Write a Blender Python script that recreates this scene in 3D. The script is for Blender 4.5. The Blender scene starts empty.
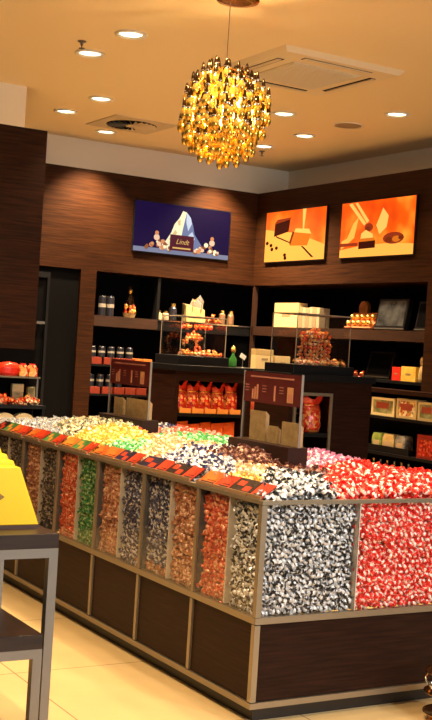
import bpy, math, random
import numpy as np
from mathutils import Vector, Matrix, Euler, noise
random.seed(7); PI = math.pi
COL = bpy.context.scene.collection
SC = bpy.context.scene

# ------------------------------------------------------------------ camera
F_PX, YAW, PIT, ROLL = 1172.4, 0.53678, -0.010122, 0.062794
CAM = Vector((-2.587, -3.912, 1.5))
fw = Vector((math.sin(YAW)*math.cos(PIT), math.cos(YAW)*math.cos(PIT), math.sin(PIT)))
r0 = Vector((math.cos(YAW), -math.sin(YAW), 0)); u0 = r0.cross(fw)
RT = math.cos(ROLL)*r0 + math.sin(ROLL)*u0
UP = -math.sin(ROLL)*r0 + math.cos(ROLL)*u0
cd = bpy.data.cameras.new('camera'); cam = bpy.data.objects.new('camera', cd); COL.objects.link(cam)
cd.sensor_fit = 'VERTICAL'; cd.sensor_height = 36; cd.sensor_width = 21.6; cd.lens = F_PX/720*36
cd.clip_start = .05
m = Matrix((RT, UP, -fw)).transposed().to_4x4(); m.translation = CAM
cam.matrix_world = m; SC.camera = cam
def ray(x, y): return fw + RT*((x-216)/F_PX) - UP*((y-360)/F_PX)
def onx(x, y, X): d = ray(x, y); return CAM + d*((X-CAM.x)/d.x)
def ony(x, y, Y): d = ray(x, y); return CAM + d*((Y-CAM.y)/d.y)
def onz(x, y, Z): d = ray(x, y); return CAM + d*((Z-CAM.z)/d.z)

# ------------------------------------------------------------------ materials
MATS = {}
def mat(name, col, rough=.5, metal=0., emit=None, estr=0., spec=.5, coat=0.):
    if name in MATS: return MATS[name]
    M = bpy.data.materials.new(name); M.use_nodes = True
    b = M.node_tree.nodes['Principled BSDF']
    b.inputs['Base Color'].default_value = (*col, 1); b.inputs['Roughness'].default_value = rough
    b.inputs['Metallic'].default_value = metal; b.inputs['Specular IOR Level'].default_value = spec
    b.inputs['Coat Weight'].default_value = coat
    if emit: b.inputs['Emission Color'].default_value = (*emit, 1); b.inputs['Emission Strength'].default_value = estr
    M.diffuse_color = (*col, 1); MATS[name] = M
    return M
def noisy(name, c1, c2, scale=(1, 1, 1), nscale=5., detail=6., rough=.5, spec=.5, lo=.3, hi=.7, bump=0., metal=0., coat=0.):
    M = mat(name, c1, rough, metal, spec=spec, coat=coat); nt = M.node_tree; N = nt.nodes; L = nt.links
    b = N['Principled BSDF']
    tc = N.new('ShaderNodeTexCoord'); mp = N.new('ShaderNodeMapping'); mp.inputs['Scale'].default_value = scale
    nz = N.new('ShaderNodeTexNoise'); nz.inputs['Scale'].default_value = nscale; nz.inputs['Detail'].default_value = detail
    rp = N.new('ShaderNodeValToRGB'); rp.color_ramp.elements[0].position = lo; rp.color_ramp.elements[1].position = hi
    rp.color_ramp.elements[0].color = (*c1, 1); rp.color_ramp.elements[1].color = (*c2, 1)
    L.new(tc.outputs['Object'], mp.inputs[0]); L.new(mp.outputs[0], nz.inputs[0]); L.new(nz.outputs[0], rp.inputs[0])
    L.new(rp.outputs[0], b.inputs['Base Color'])
    if bump:
        bp = N.new('ShaderNodeBump'); bp.inputs['Strength'].default_value = bump; bp.inputs['Distance'].default_value = .01
        L.new(nz.outputs[0], bp.inputs['Height']); L.new(bp.outputs[0], b.inputs['Normal'])
    return M
def glass(name, tint=(1, 1, 1), refl=1.0, rough=.02):
    M = bpy.data.materials.new(name); M.use_nodes = True; nt = M.node_tree; N = nt.nodes; L = nt.links
    N.clear()
    o = N.new('ShaderNodeOutputMaterial'); mx = N.new('ShaderNodeMixShader'); t = N.new('ShaderNodeBsdfTransparent')
    g = N.new('ShaderNodeBsdfGlossy'); ge = N.new('ShaderNodeNewGeometry'); dt = N.new('ShaderNodeVectorMath'); dt.operation = 'DOT_PRODUCT'
    L.new(ge.outputs['Normal'], dt.inputs[0]); L.new(ge.outputs['Incoming'], dt.inputs[1])
    def mth(op, a, b_=None):
        q = N.new('ShaderNodeMath'); q.operation = op
        for i, v in enumerate((a, b_)):
            if v is None: continue
            if isinstance(v, (int, float)): q.inputs[i].default_value = v
            else: L.new(v, q.inputs[i])
        return q.outputs[0]
    cs = mth('ABSOLUTE', dt.outputs['Value']); sc5 = mth('POWER', mth('SUBTRACT', 1., cs), 5.)
    frn = mth('ADD', mth('MULTIPLY', sc5, .96), .04)
    t.inputs[0].default_value = (*tint, 1); g.inputs['Roughness'].default_value = rough
    mu = N.new('ShaderNodeMath'); mu.operation = 'MULTIPLY'; mu.inputs[1].default_value = refl
    L.new(frn, mu.inputs[0]); L.new(mu.outputs[0], mx.inputs[0]); L.new(t.outputs[0], mx.inputs[1]); L.new(g.outputs[0], mx.inputs[2])
    L.new(mx.outputs[0], o.inputs[0]); MATS[name] = M
    return M

WOODV = noisy('dark wood wall veneer', (.014, .0046, .0017), (.043, .0145, .0046), (1.2, 1.2, 30), 3.2, 7, rough=.55, spec=.1)
WOODC = noisy('dark wenge counter veneer', (.011, .0042, .0026), (.029, .0105, .006), (1.5, 1.5, 30), 3, 6, rough=.45, spec=.1)
WOODT = noisy('dark wenge table wood', (.014, .007, .005), (.036, .018, .012), (2, 20, 20), 2.5, 6, rough=.35, spec=.3)
WOODS = noisy('brown shelf wood', (.019, .0075, .004), (.046, .018, .009), (1.5, 1.5, 25), 3, 5, rough=.45)
BLACK = mat('black lacquer', (.005, .005, .006), .4, spec=.25)
MATTE = mat('matt black', (.003, .003, .0035), .9, spec=.05)
CEIL = mat('cream ceiling paint', (.87, .73, .50), .75, spec=.2)
PAINT = mat('off white wall paint', (.84, .79, .68), .8, spec=.2)
CHAMP = mat('champagne metal', (.32, .265, .19), .4, .75)
STEEL = mat('brushed grey steel', (.2, .185, .165), .35, .7)
CHROME = mat('chrome', (.8, .8, .8), .12, 1)
GLASS = glass('clear glass'); ACRY = glass('clear acrylic', (.96, .96, .95), .8)
WHITEP = mat('white plastic', (.8, .78, .72), .4)
GOLD = mat('gold foil', (1., .62, .16), .22, .9)

# ------------------------------------------------------------------ mesh builder
class MB:
    def __init__(s): s.v = []; s.f = []; s.mi = []
    def add(s, vs, fs, mi=0, M=None):
        o = len(s.v)
        s.v += [tuple(M @ Vector(v)) if M else tuple(v) for v in vs]
        s.f += [tuple(i+o for i in f) for f in fs]; s.mi += [mi]*len(fs); return s
    def box(s, x0, x1, y0, y1, z0, z1, mi=0, M=None):
        vs = [(x, y, z) for z in (z0, z1) for y in (y0, y1) for x in (x0, x1)]
        return s.add(vs, [(0, 2, 3, 1), (4, 5, 7, 6), (0, 1, 5, 4), (2, 6, 7, 3), (0, 4, 6, 2), (1, 3, 7, 5)], mi, M)
    def lathe(s, prof, n=20, mi=0, c=(0, 0, 0), M=None, cap=True, sy=1.):
        vs = []; fs = []
        for r, z in prof:
            for k in range(n):
                a = 2*PI*k/n; vs.append((c[0]+r*math.cos(a), c[1]+r*sy*math.sin(a), c[2]+z))
        for i in range(len(prof)-1):
            for k in range(n):
                fs.append((i*n+k, i*n+(k+1) % n, (i+1)*n+(k+1) % n, (i+1)*n+k))
        if cap: fs.append(tuple(range(n-1, -1, -1))); fs.append(tuple((len(prof)-1)*n+k for k in range(n)))
        return s.add(vs, fs, mi, M)
    def ball(s, c, r, mi=0, n=12, sz=1., M=None):
        k = 8; pr = [(max(1e-4, r*math.sin(PI*i/k)), -r*sz*math.cos(PI*i/k)) for i in range(k+1)]
        return s.lathe(pr, n, mi, c, M, cap=False)
    def tube(s, pts, r, n=8, mi=0, closed=False):
        pts = [Vector(p) for p in pts]; vs = []; fs = []; N = len(pts)
        for i, p in enumerate(pts):
            a = pts[(i-1) % N] if (closed or i > 0) else p; b = pts[(i+1) % N] if (closed or i < N-1) else p
            t = (b-a).normalized(); q = t.to_track_quat('Z', 'Y')
            for k in range(n): vs.append(p + q @ Vector((r*math.cos(2*PI*k/n), r*math.sin(2*PI*k/n), 0)))
        for i in range(N if closed else N-1):
            j = (i+1) % N
            for k in range(n): fs.append((i*n+k, i*n+(k+1) % n, j*n+(k+1) % n, j*n+k))
        if not closed: fs.append(tuple(range(n-1, -1, -1))); fs.append(tuple((N-1)*n+k for k in range(n)))
        return s.add(vs, fs, mi)
    def prism(s, poly, y0, y1, mi=0, M=None):      # polygon in x,z pushed along y
        n = len(poly)
        vs = [(x, y0, z) for x, z in poly]+[(x, y1, z) for x, z in poly]
        fs = [tuple(range(n)), tuple(range(2*n-1, n-1, -1))]+[(k, k+n, (k+1) % n+n, (k+1) % n) for k in range(n)]
        return s.add(vs, fs, mi, M)
    def mesh(s, name, mats, smooth=False):
        me = bpy.data.meshes.new(name); me.from_pydata(s.v, [], s.f); me.update()
        for q in (mats if isinstance(mats, (list, tuple)) else [mats]): me.materials.append(q)
        me.polygons.foreach_set('material_index', s.mi)
        if smooth: me.polygons.foreach_set('use_smooth', [True]*len(s.f))
        return me
    def obj(s, name, mats, parent=None, loc=(0, 0, 0), rz=0., smooth=False, bevel=0.):
        o = bpy.data.objects.new(name, s.mesh(name, mats, smooth)); COL.objects.link(o)
        o.location = loc; o.rotation_euler = (0, 0, rz)
        if parent: o.parent = parent
        if bevel:
            b = o.modifiers.new('bevel', 'BEVEL'); b.width = bevel; b.segments = 2; b.limit_method = 'ANGLE'
        return o
def tag(o, label, cat, group=None, kind=None):
    o['label'] = label; o['category'] = cat
    if group: o['group'] = group
    if kind: o['kind'] = kind
    return o
def struct(o): o['kind'] = 'structure'; return o
def thing(name, label, cat, loc=(0, 0, 0), rz=0., group=None):
    o = bpy.data.objects.new(name, None); COL.objects.link(o); o.location = loc; o.rotation_euler = (0, 0, rz)
    o.empty_display_size = .1
    return tag(o, label, cat, group)

# ------------------------------------------------------------------ the setting
H = 3.4; BY = 6.16; DX = 3.785; WT = 3.09; OT = 2.155
# floor of large cream tiles
FL = mat('cream floor tiles', (.72, .58, .36), .22, spec=.5); nt = FL.node_tree; N = nt.nodes; L = nt.links
tc = N.new('ShaderNodeTexCoord'); mp = N.new('ShaderNodeMapping'); mp.inputs['Location'].default_value = (.62, -.97, 0)
br = N.new('ShaderNodeTexBrick'); br.offset = 0; br.inputs['Scale'].default_value = 1
br.inputs['Brick Width'].default_value = .9; br.inputs['Row Height'].default_value = .9; br.inputs['Mortar Size'].default_value = .0035
br.inputs['Color1'].default_value = (.74, .53, .25, 1); br.inputs['Color2'].default_value = (.77, .56, .27, 1); br.inputs['Mortar'].default_value = (.33, .24, .13, 1)
nz = N.new('ShaderNodeTexNoise'); nz.inputs['Scale'].default_value = 3; nz.inputs['Detail'].default_value = 5
mx = N.new('ShaderNodeMixRGB'); mx.blend_type = 'MULTIPLY'; mx.inputs[0].default_value = .25
L.new(tc.outputs['Object'], mp.inputs[0]); L.new(mp.outputs[0], br.inputs[0]); L.new(tc.outputs['Object'], nz.inputs[0])
L.new(br.outputs[0], mx.inputs[1]); L.new(nz.outputs[0], mx.inputs[2]); L.new(mx.outputs[0], N['Principled BSDF'].inputs['Base Color'])
struct(MB().box(-6, 4.6, -7, 7, -.05, 0).obj('floor', FL))
struct(MB().box(-3.0, 4.6, -1.2, 6.9, H, H+.08).obj('ceiling', CEIL))
# wood clad back wall: header over door and shelves, pier, part behind the shelves
w = MB()
w.box(.84, DX, BY, 6.38, OT, WT); w.box(1.885, 2.045, BY, 6.7, 0, OT); w.box(.84, 4.285, 6.6, 6.75, 0, OT)
w.box(.84, 4.285, 6.38, 6.75, OT, WT)
struct(w.obj('wall_back', WOODV))
w = MB()
w.box(DX, 4.285, 3.486, BY, OT, WT); w.box(DX, 4.285, 1.2, 3.486, 0, WT); w.box(4.285, 4.4, 1.2, 6.75, 0, WT)
struct(w.obj('wall_right', WOODV))
struct(MB().box(-2.5, .84, 4.6, 6.75, 0, WT).obj('wall_left', WOODV))
struct(MB().box(.65, 4.4, 6.38, 6.75, WT, H).obj('trim_1', PAINT))
struct(MB().box(4.285, 4.4, 1.2, 6.38, WT, H).obj('trim_2', PAINT))
struct(MB().box(-2.5, .65, 4.6, 6.75, WT, H).obj('trim_3', PAINT))
d = struct(MB().box(1.0, 1.883, 6.19, 6.24, 0, 2.15).obj('door_1', MATTE))
MB().box(1.0, 1.05, 6.165, 6.19, 0, 2.15).box(1.56, 1.585, 6.165, 6.19, 0, 2.05).box(1.05, 1.585, 6.165, 6.19, 2.05, 2.10).obj('door_frame', BLACK, d)
MB().box(1.50, 1.52, 6.14, 6.19, 1.62, 1.64).box(1.46, 1.54, 6.12, 6.14, 1.62, 1.645).obj('door_handle', STEEL, d)

# ------------------------------------------------------------------ wall shelving (back recess and right recess)
bs = thing('wall_shelving', 'black backed shelving recessed in the back wall below the mountain poster', 'shelving', (2.05, 6.2, 0))
def part(mb, name, m, root, **k):      # mesh given in world coordinates, put under its thing
    lx, ly, lz = root.location
    mb.v = [(x-lx, y-ly, z-lz) for x, y, z in mb.v]
    return mb.obj(name, m, root, **k)
part(MB().box(2.05, 4.28, 6.575, 6.595, .02, 2.15), 'back_panel', MATTE, bs)
part(MB().box(2.05, 2.725, 6.165, 6.575, 1.64, 1.74), 'shelf', WOODS, bs)
part(MB().box(2.725, DX, 6.165, 6.575, 1.64, 1.74), 'shelf', BLACK, bs)
part(MB().box(2.725, DX, 6.158, 6.165, 1.728, 1.74), 'shelf_edge', CHROME, bs)
for z in (1.28, 1.0, .68): part(MB().box(2.05, DX, 6.165, 6.575, z-.02, z), 'shelf', BLACK, bs)
part(MB().box(2.05, DX, 6.165, 6.575, .02, .3), 'base_cabinet', WOODC, bs)
part(MB().box(2.71, 2.74, 6.175, 6.575, 1.74, 2.15), 'divider', BLACK, bs)
rs = thing('wall_shelving', 'black backed shelving recessed in the right wall below the two orange posters', 'shelving', (3.79, 4.8, 0))
part(MB().box(4.26, 4.28, 3.49, 6.57, .02, 2.15), 'back_panel', MATTE, rs)
part(MB().box(3.79, 4.26, 3.49, 6.14, 1.655, 1.745), 'shelf', WOODS, rs)
part(MB().box(3.79, 4.26, 3.49, 6.14, 1.295, 1.32), 'shelf', BLACK, rs)
part(MB().box(3.79, 3.83, 6.12, 6.16, .02, 2.15), 'post', WOODS, rs)
part(MB().box(3.80, 4.26, 3.49, 6.1, .02, .3), 'base', BLACK, rs)
lc = thing('low_shelf_cabinet', 'low dark wood shelf cabinet standing along the right wall', 'cabinet', (3.64, 3.5, 0))
for nm, z0, z1, mm in (('top_board', 1.215, 1.25, WOODC), ('shelf', 1.0, 1.025, BLACK), ('shelf', .70, .725, BLACK), ('base', .02, .56, WOODC)):
    part(MB().box(3.6, 3.785 if nm != 'shelf' else 3.775, 1.3, 5.9, z0, z1), nm, mm, lc)
part(MB().box(3.775, 3.784, 1.3, 5.9, .56, 1.215), 'back_panel', MATTE, lc)
for yy in (1.31, 4.2, 5.88): part(MB().box(3.61, 3.77, yy-.01, yy+.01, .56, 1.215), 'upright', BLACK, lc)

# ------------------------------------------------------------------ posters
PRINT = {}
def em(name, c, s=1.):
    return mat(name, tuple(x*.04 for x in c), .7, emit=c, estr=s, spec=.02)
def warmprint(name, top, bot, hot, sc, s):
    M = mat(name, (.02, .008, .004), .7, emit=top, estr=s, spec=.02); nt = M.node_tree; N = nt.nodes; L = nt.links
    tc = N.new('ShaderNodeTexCoord'); nz = N.new('ShaderNodeTexNoise'); nz.inputs['Scale'].default_value = sc; nz.inputs['Detail'].default_value = 2
    rp = N.new('ShaderNodeValToRGB'); e = rp.color_ramp.elements
    e[0].position = .32; e[0].color = (*bot, 1); e[1].position = .86; e[1].color = (*hot, 1)
    k = e.new(.5); k.color = (*top, 1)
    L.new(tc.outputs['Object'], nz.inputs[0]); L.new(nz.outputs[0], rp.inputs[0]); L.new(rp.outputs[0], N['Principled BSDF'].inputs['Emission Color'])
    return M
def poster(root, wdt, hgt, bg, shapes, mats, thick=.02):
    """local frame: x right along the wall, z up, -y faces the room"""
    MB().box(-.008, wdt+.008, -thick, 0, -.008, hgt+.008).obj('panel', BLACK, root)
    p = MB(); p.add([(0, -thick-.002, 0), (wdt, -thick-.002, 0), (wdt, -thick-.002, hgt), (0, -thick-.002, hgt)], [(0, 1, 2, 3)], 0)
    for i, (mi, pts) in enumerate(shapes):
        y = -thick-.0025-.0002*i
        p.add([(u*wdt, y, v*hgt) for u, v in pts], [tuple(range(len(pts)))], mi)
    return p.obj('print', [bg]+mats, root)
def disc(u, v, r, asp=1., n=14): return [(u+r*math.cos(2*PI*k/n), v+r*asp*math.sin(2*PI*k/n)) for k in range(n)]
P1 = thing('wall_poster', 'wide violet poster of a snowy mountain on the back wall', 'poster', (2.395, BY-.002, 2.383), 0)
sh = []
sh += [(1, [(0, 0), (1, 0), (1, .095), (0, .095)])]
sh += [(2, [(.29, .13), (.38, .44), (.41, .62), (.455, .74), (.49, .90), (.53, .88), (.50, .55), (.47, .13)])]
sh += [(3, [(.47, .13), (.50, .55), (.53, .88), (.575, .78), (.605, .62), (.625, .45), (.70, .25), (.74, .13)])]
sh += [(4, [(.53, .88), (.575, .78), (.59, .66), (.555, .5), (.53, .68)]), (4, [(.56, .42), (.60, .5), (.63, .36), (.60, .25)]),
       (5, [(.36, .3), (.42, .5), (.44, .45), (.40, .28)]), (5, [(.44, .68), (.47, .72), (.47, .6), (.45, .6)])]
rr = random.Random(3)
for cx, wd in ((.25, .13), (.76, .13)):
    for k in range(26):
        u = cx+rr.uniform(-wd, wd); v = .09+rr.random()*.24*max(.15, 1-abs(u-cx)/wd)
        sh.append((rr.choice([6, 7, 8, 6, 2]), disc(u, v, rr.uniform(.014, .024), 2.1, 9)))
    sh.append((7, disc(cx-.02 if cx < .5 else cx+.05, .31, .03, 2.1)))
    sh.append((8, disc(cx-.02 if cx < .5 else cx+.05, .40, .02, 2.1)))
sh += [(9, [(.365, .08), (.615, .08), (.615, .40), (.365, .40)]), (10, [(.395, .12), (.585, .12), (.585, .15), (.395, .15)])]
poster(P1, 1.06, .478, em('violet print', (.022, .009, .075), .5), sh,
       [em('grey print strip', (.22, .24, .36), .8), em('snow print', (.95, .83, .55), .9), em('blue rock print', (.16, .20, .38), .8), em('pale ice print', (.55, .65, .85), .8),
        em('ochre snow print', (.75, .55, .25), .8), em('brown praline print', (.30, .10, .04), .8), em('cream praline print', (.9, .6, .4), .8), em('copper praline print', (.7, .28, .12), .8),
        em('dark box print', (.10, .015, .03), .7), em('gold print', (.8, .5, .15), .7)])
def lettering(txt, size, root, loc, mm, shear=.35, rot=(PI/2, 0, 0)):
    cu = bpy.data.curves.new('lettering', 'FONT'); cu.body = txt; cu.size = size; cu.shear = shear; cu.extrude = .0004; cu.align_x = 'CENTER'; cu.align_y = 'CENTER'
    t = bpy.data.objects.new('t', cu); COL.objects.link(t); bpy.context.view_layer.update()
    me = bpy.data.meshes.new_from_object(t.evaluated_get(bpy.context.evaluated_depsgraph_get())); bpy.data.objects.remove(t)
    me.materials.clear(); me.materials.append(mm)
    o = bpy.data.objects.new('lettering', me); COL.objects.link(o); o.parent = root; o.location = loc; o.rotation_euler = rot
    return o
lettering('Lindt', .07, P1, (.52, -.041, .125), MATS['gold print'])
W = lambda u0, v0, u1, v1: [(u0, v0), (u1, v0), (u1, v1), (u0, v1)]
P2 = thing('wall_poster', 'orange poster of cut chocolate pieces, left of the two on the right wall', 'poster', (DX-.002, 5.94, 2.385), -PI/2)
sh = [(1, [(0, 0), (1, 0), (1, .28), (.75, .42), (.5, .55), (.15, .62), (0, .66)]),
      (2, [(.15, .5), (.40, .58), (.42, .82), (.16, .76)]), (3, [(.15, .76), (.42, .82), (.44, .86), (.2, .84)]),
      (4, [(.44, .30), (.72, .28), (.78, .50), (.50, .56)]), (5, [(.44, .30), (.50, .56), (.47, .58), (.42, .36)]), (6, [(.50, .56), (.78, .50), (.74, .60), (.52, .63)]),
      (6, [(.62, 1), (.68, 1), (.655, .56), (.64, .56)]), (2, [(.62, .28), (.66, .27), (.84, .05), (.80, .05)]), (2, [(.18, .52), (.42, .38), (.43, .35), (.2, .48)])]
for u, v in ((.02, .38), (.09, .33), (.11, .25), (.19, .27), (.34, .12), (.35, .06)): sh.append((2, disc(u+.02, v, .026, 1.4)))
poster(P2, 1.01, .49, warmprint('hot orange print', (.95, .10, .003), (.70, .06, .003), (1., .36, .03), 3.0, 1.3), sh,
       [em('cream cloth print', (1., .40, .06), 1.15), em('dark chocolate print', (.07, .008, .003), .6), em('red brown print', (.35, .04, .01), .8),
        em('caramel print', (.75, .17, .01), .9), em('burnt print', (.22, .03, .006), .8), em('golden print', (1., .50, .10), 1.05)])
P3 = thing('wall_poster', 'fiery orange poster of tongs holding a chocolate, right of the two on the right wall', 'poster', (DX-.002, 4.69, 2.385), -PI/2)
sh = [(1, [(0, 0), (1, 0), (1, .18), (.7, .22), (.3, .2), (0, .14)]), (1, [(.02, .15), (.2, .35), (.25, .72), (.18, .62), (.1, .35), (.02, .3)]), (6, [(.5, .55), (.58, .85), (.66, .7), (.64, .5), (.55, .38)]),
      (6, [(.10, .97), (.145, .99), (.36, .60), (.33, .56)]), (6, [(.19, .98), (.225, .99), (.40, .64), (.37, .60)]), (3, disc(.40, .52, .06, 1.3)), (5, disc(.385, .50, .03, 1.3)),
      (6, [(.29, .28), (.47, .26), (.46, .40), (.36, .48), (.30, .42)]),
      (2, [(.27, .14), (.5, .15), (.5, .28), (.27, .27)]), (4, [(.27, .27), (.5, .28), (.48, .33), (.3, .33)]),
      (3, disc(.74, .30, .14, .75)), (5, disc(.68, .27, .05, 1.)), (4, disc(.78, .28, .055, 1.)), (5, disc(.84, .30, .035, 1.)), (3, W(0, .2, .26, .26))]
poster(P3, 1.02, .49, warmprint('fire orange print', (.95, .085, .003), (.62, .05, .003), (1., .36, .03), 3.6, 1.3), sh,
       [MATS['cream cloth print'], MATS['dark chocolate print'], MATS['red brown print'], MATS['caramel print'], MATS['burnt print'], MATS['golden print']])

# ------------------------------------------------------------------ ceiling fittings
WARM = (1., .71, .40)
LENS = mat('lit downlight lens', (.9, .8, .6), .3, emit=(1., .80, .48), estr=9)
def downlight(x, y, label, e=60, tilt=(0, 0), lit=True):
    t = thing('ceiling_downlight', label, 'ceiling light', (x, y, H), 0, 'recessed downlights')
    MB().lathe([(.072, 0), (.098, 0), (.1, -.008), (.085, -.014), (.074, -.006)], 28, cap=False).obj('trim_ring', WHITEP, t, smooth=True)
    MB().lathe([(.0005, -.003), (.05, -.005), (.07, -.001), (.072, 0)], 24, cap=False).obj('lens', LENS, t)
    li = bpy.data.lights.new('lamp', 'SPOT'); li.energy = e; li.color = WARM; li.spot_size = 1.75; li.spot_blend = .7; li.shadow_soft_size = .05
    lo = bpy.data.objects.new('lamp', li); COL.objects.link(lo); lo.parent = t; lo.location = (0, 0, -.03); lo.rotation_euler = (tilt[0], tilt[1], 0)
DLE = 190
for x, y, lb, e in (
    (.561, 2.649, 'recessed round downlight nearest the top left, biggest in view', 1),
    (.571, 3.275, 'recessed downlight beside the small sprinkler on the left', 1),
    (1.246, 4.545, 'recessed downlight left of the swirl air vent, upper of two', 1),
    (1.248, 5.236, 'recessed downlight farthest left, near the white bulkhead', 1.2),
    (1.897, 5.828, 'recessed downlight just below the swirl air vent by the back wall', 2.6),
    (2.56, 3.921, 'recessed downlight right of the chandelier below the air conditioner', 1),
    (3.211, 4.565, 'recessed downlight between the round speaker and the chandelier', 1),
    (3.262, 5.292, 'recessed downlight half hidden behind the chandelier edge', 2.6),
    (3.173, 3.263, 'recessed downlight farthest right, beyond the round speaker', .45)):
    downlight(x, y, lb, DLE*e)
downlight(3.25, 5.85, 'recessed downlight by the back wall hidden behind the chandelier', DLE*2.6)
downlight(-1.25, -.85, 'added unseen downlight over the nested tables, brightening the yellow boxes', 330, (.5, .1))  # extra unseen spot, added and tilted to brighten the yellow boxes
for x, y in ((.2, .35), (1.0, .6), (.45, 1.3), (-.9, .1), (-.75, 1.6), (2.0, .8)):
    downlight(x, y, 'recessed downlight over the candy counter, out of view', DLE*.68)
sp = thing('ceiling_speaker', 'flat round grey speaker grille in the ceiling right of the air conditioner', 'speaker', (3.182, 3.901, H))
MB().lathe([(.0005, -.008), (.095, -.008), (.112, -.004), (.115, 0)], 28, cap=False).obj('grille', mat('speaker grey', (.34, .26, .17), .6), sp)
MB().lathe([(.113, 0), (.125, 0), (.125, -.006), (.113, -.008)], 28, cap=False).obj('rim', WHITEP, sp)
def sprinkler(x, y, label):
    t = thing('sprinkler', label, 'sprinkler', (x, y, H))
    MB().lathe([(.028, 0), (.028, -.006), (.01, -.01), (.008, -.03)], 14).obj('stem', STEEL, t)
    MB().lathe([(.02, -.048), (.02, -.045), (.004, -.044), (.004, -.03)], 12).obj('deflector', STEEL, t)
q = onz(82, 41, H); sprinkler(q.x, q.y, 'small dark sprinkler head above the left downlight')
q = onz(262, 151, H); sprinkler(q.x, q.y, 'small dark sprinkler head at the lower right of the chandelier')
# swirl vent
vt = thing('air_vent', 'square ceiling air vent with a round swirl of blades', 'vent', (1.907, 5.328, H))
MB().box(-.3, .3, -.3, .3, -.008, 0).obj('plate', mat('vent plate', (.62, .52, .36), .5), vt)
MB().lathe([(.0005, -.0095), (.22, -.0095), (.22, -.0085)], 36, cap=False).obj('opening', MATTE, vt)
b = MB()
for k in range(24):
    a = 2*PI*k/24; M = Matrix.Rotation(a, 4, 'Z')
    b.add([(.055, 0, -.011), (.215, -.008, -.011), (.215, .012, -.024), (.055, .005, -.018)], [(0, 1, 2, 3), (3, 2, 1, 0)], 0, M)
b.lathe([(.0005, -.02), (.05, -.02), (.055, -.01)], 20, cap=False)
b.obj('swirl_blade', mat('vent plate', (.62, .52, .36)), vt)['kind'] = 'stuff'
# ceiling cassette air conditioner
ac = thing('air_conditioner', 'square ceiling cassette air conditioner right of the chandelier', 'air conditioner', (1.866, 2.645, H))
ACW = mat('air conditioner shell', (.78, .68, .50), .45)
b = MB(); hs = .476
b.add([(-hs, -hs, 0), (hs, -hs, 0), (hs, hs, 0), (-hs, hs, 0), (-hs+.03, -hs+.03, -.032), (hs-.03, -hs+.03, -.032), (hs-.03, hs-.03, -.032), (-hs+.03, hs-.03, -.032)],
      [(0, 1, 5, 4), (1, 2, 6, 5), (2, 3, 7, 6), (3, 0, 4, 7), (4, 5, 6, 7), (3, 2, 1, 0)])
b.obj('panel', ACW, ac)
b = MB(); hg = .27; b.box(-hg, hg, -hg, hg, -.040, -.032)
for k in range(18): y = -hg+.02+k*(2*hg-.04)/17; b.box(-hg+.015, hg-.015, y-.005, y+.005, -.044, -.040)
b.obj('intake_grille', mat('intake grille', (.74, .66, .5), .5), ac)
for k in range(4):
    M = Matrix.Rotation(k*PI/2, 4, 'Z')
    MB().box(-.27, .27, -.395, -.345, -.034, -.031, 0, M).obj('outlet_slot', MATTE, ac)
    MB().box(-.265, .265, -.392, -.362, -.040, -.0345, 0, M @ Matrix.Translation((0, 0, 0))).obj('louvre', mat('louvre', (.7, .6, .45), .4), ac)

# ------------------------------------------------------------------ chandelier
GD = mat('amber gold glass', (1., .66, .13), .16, .85); GC = mat('dark chrome cap', (.10, .06, .03), .15, 1.)
ch = thing('chandelier', 'round hanging chandelier of many golden glass drops', 'chandelier', (.653, 1.618, 2.80))
MB().lathe([(.0005, .585), (.07, .585), (.115, .592), (.12, .6)], 28, c=(.035, -.02, 0), cap=False).obj('canopy', mat('brass', (.8, .45, .12), .25, 1), ch, smooth=True)
cb = MB().lathe([(.0025, .2), (.0025, .59)], 6).obj('cable', mat('brown cable', (.25, .15, .07), .5), ch)
cage = MB()
for k in range(6):
    M = Matrix.Rotation(k*PI/6, 4, 'Z')
    cage.tube([M @ Vector((.19*math.cos(a), 0, .23*math.sin(a))) for a in [2*PI*i/24 for i in range(24)]], .003, 5, closed=True)
cage.obj('wire_cage', mat('brass', (.8, .45, .12)), ch)
b = MB()
for k in range(6):
    a = k*PI/3; b.ball((.10*math.cos(a), .10*math.sin(a), .05*(-1)**k), .02, n=10)
b.obj('bulb', mat('lit bulb', (1, .8, .5), .4, emit=(1., .70, .28), estr=14), ch)
pl = bpy.data.lights.new('lamp', 'POINT'); pl.energy = 24; pl.color = (1, .66, .28); pl.shadow_soft_size = .05
po = bpy.data.objects.new('lamp', pl); COL.objects.link(po); po.parent = ch
def drop_mb(b, M):
    b.lathe([(.0005, -.068), (.008, -.066), (.0165, -.052), (.0195, -.036), (.0165, -.017), (.011, -.004)], 10, 0, M=M, cap=False)
    b.lathe([(.0115, -.005), (.0145, 0), (.013, .007)], 10, 2, M=M, cap=False)
    b.lathe([(.013, .007), (.0105, .022), (.007, .042), (.0005, .052)], 8, 1, M=M, cap=False)
ND = 300; ds = []
for i in range(ND):
    z = 1-2*(i+.5)/ND; r = math.sqrt(1-z*z); a = i*PI*(3-5**.5); k = random.choice((.98, .80, .90))
    ds.append(Vector((.24*k*r*math.cos(a)+random.uniform(-.018, .018), .24*k*r*math.sin(a)+random.uniform(-.018, .018),   .245*k*z+random.uniform(-.02, .02))))
cl = CAM-Vector((.673, 1.606, 2.8)); cl.normalize()
ds.sort(key=lambda p: -p.dot(cl)+.35*abs((p-p.dot(cl)*cl).length))
dm = MB(); drop_mb(dm, None); dme = dm.mesh('glass_drop', [GD, GC, CHROME], True); rest = MB()
for i, p in enumerate(ds):
    if i < 100:
        o = bpy.data.objects.new('glass_drop', dme); COL.objects.link(o); o.parent = ch; o.location = p
        o.rotation_euler = (random.uniform(-.12, .12), random.uniform(-.12, .12), 0)
    else: drop_mb(rest, Matrix.Translation(p))
rest.obj('glass_drop', [GD, GC, CHROME], ch, smooth=True)['kind'] = 'stuff'

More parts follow.
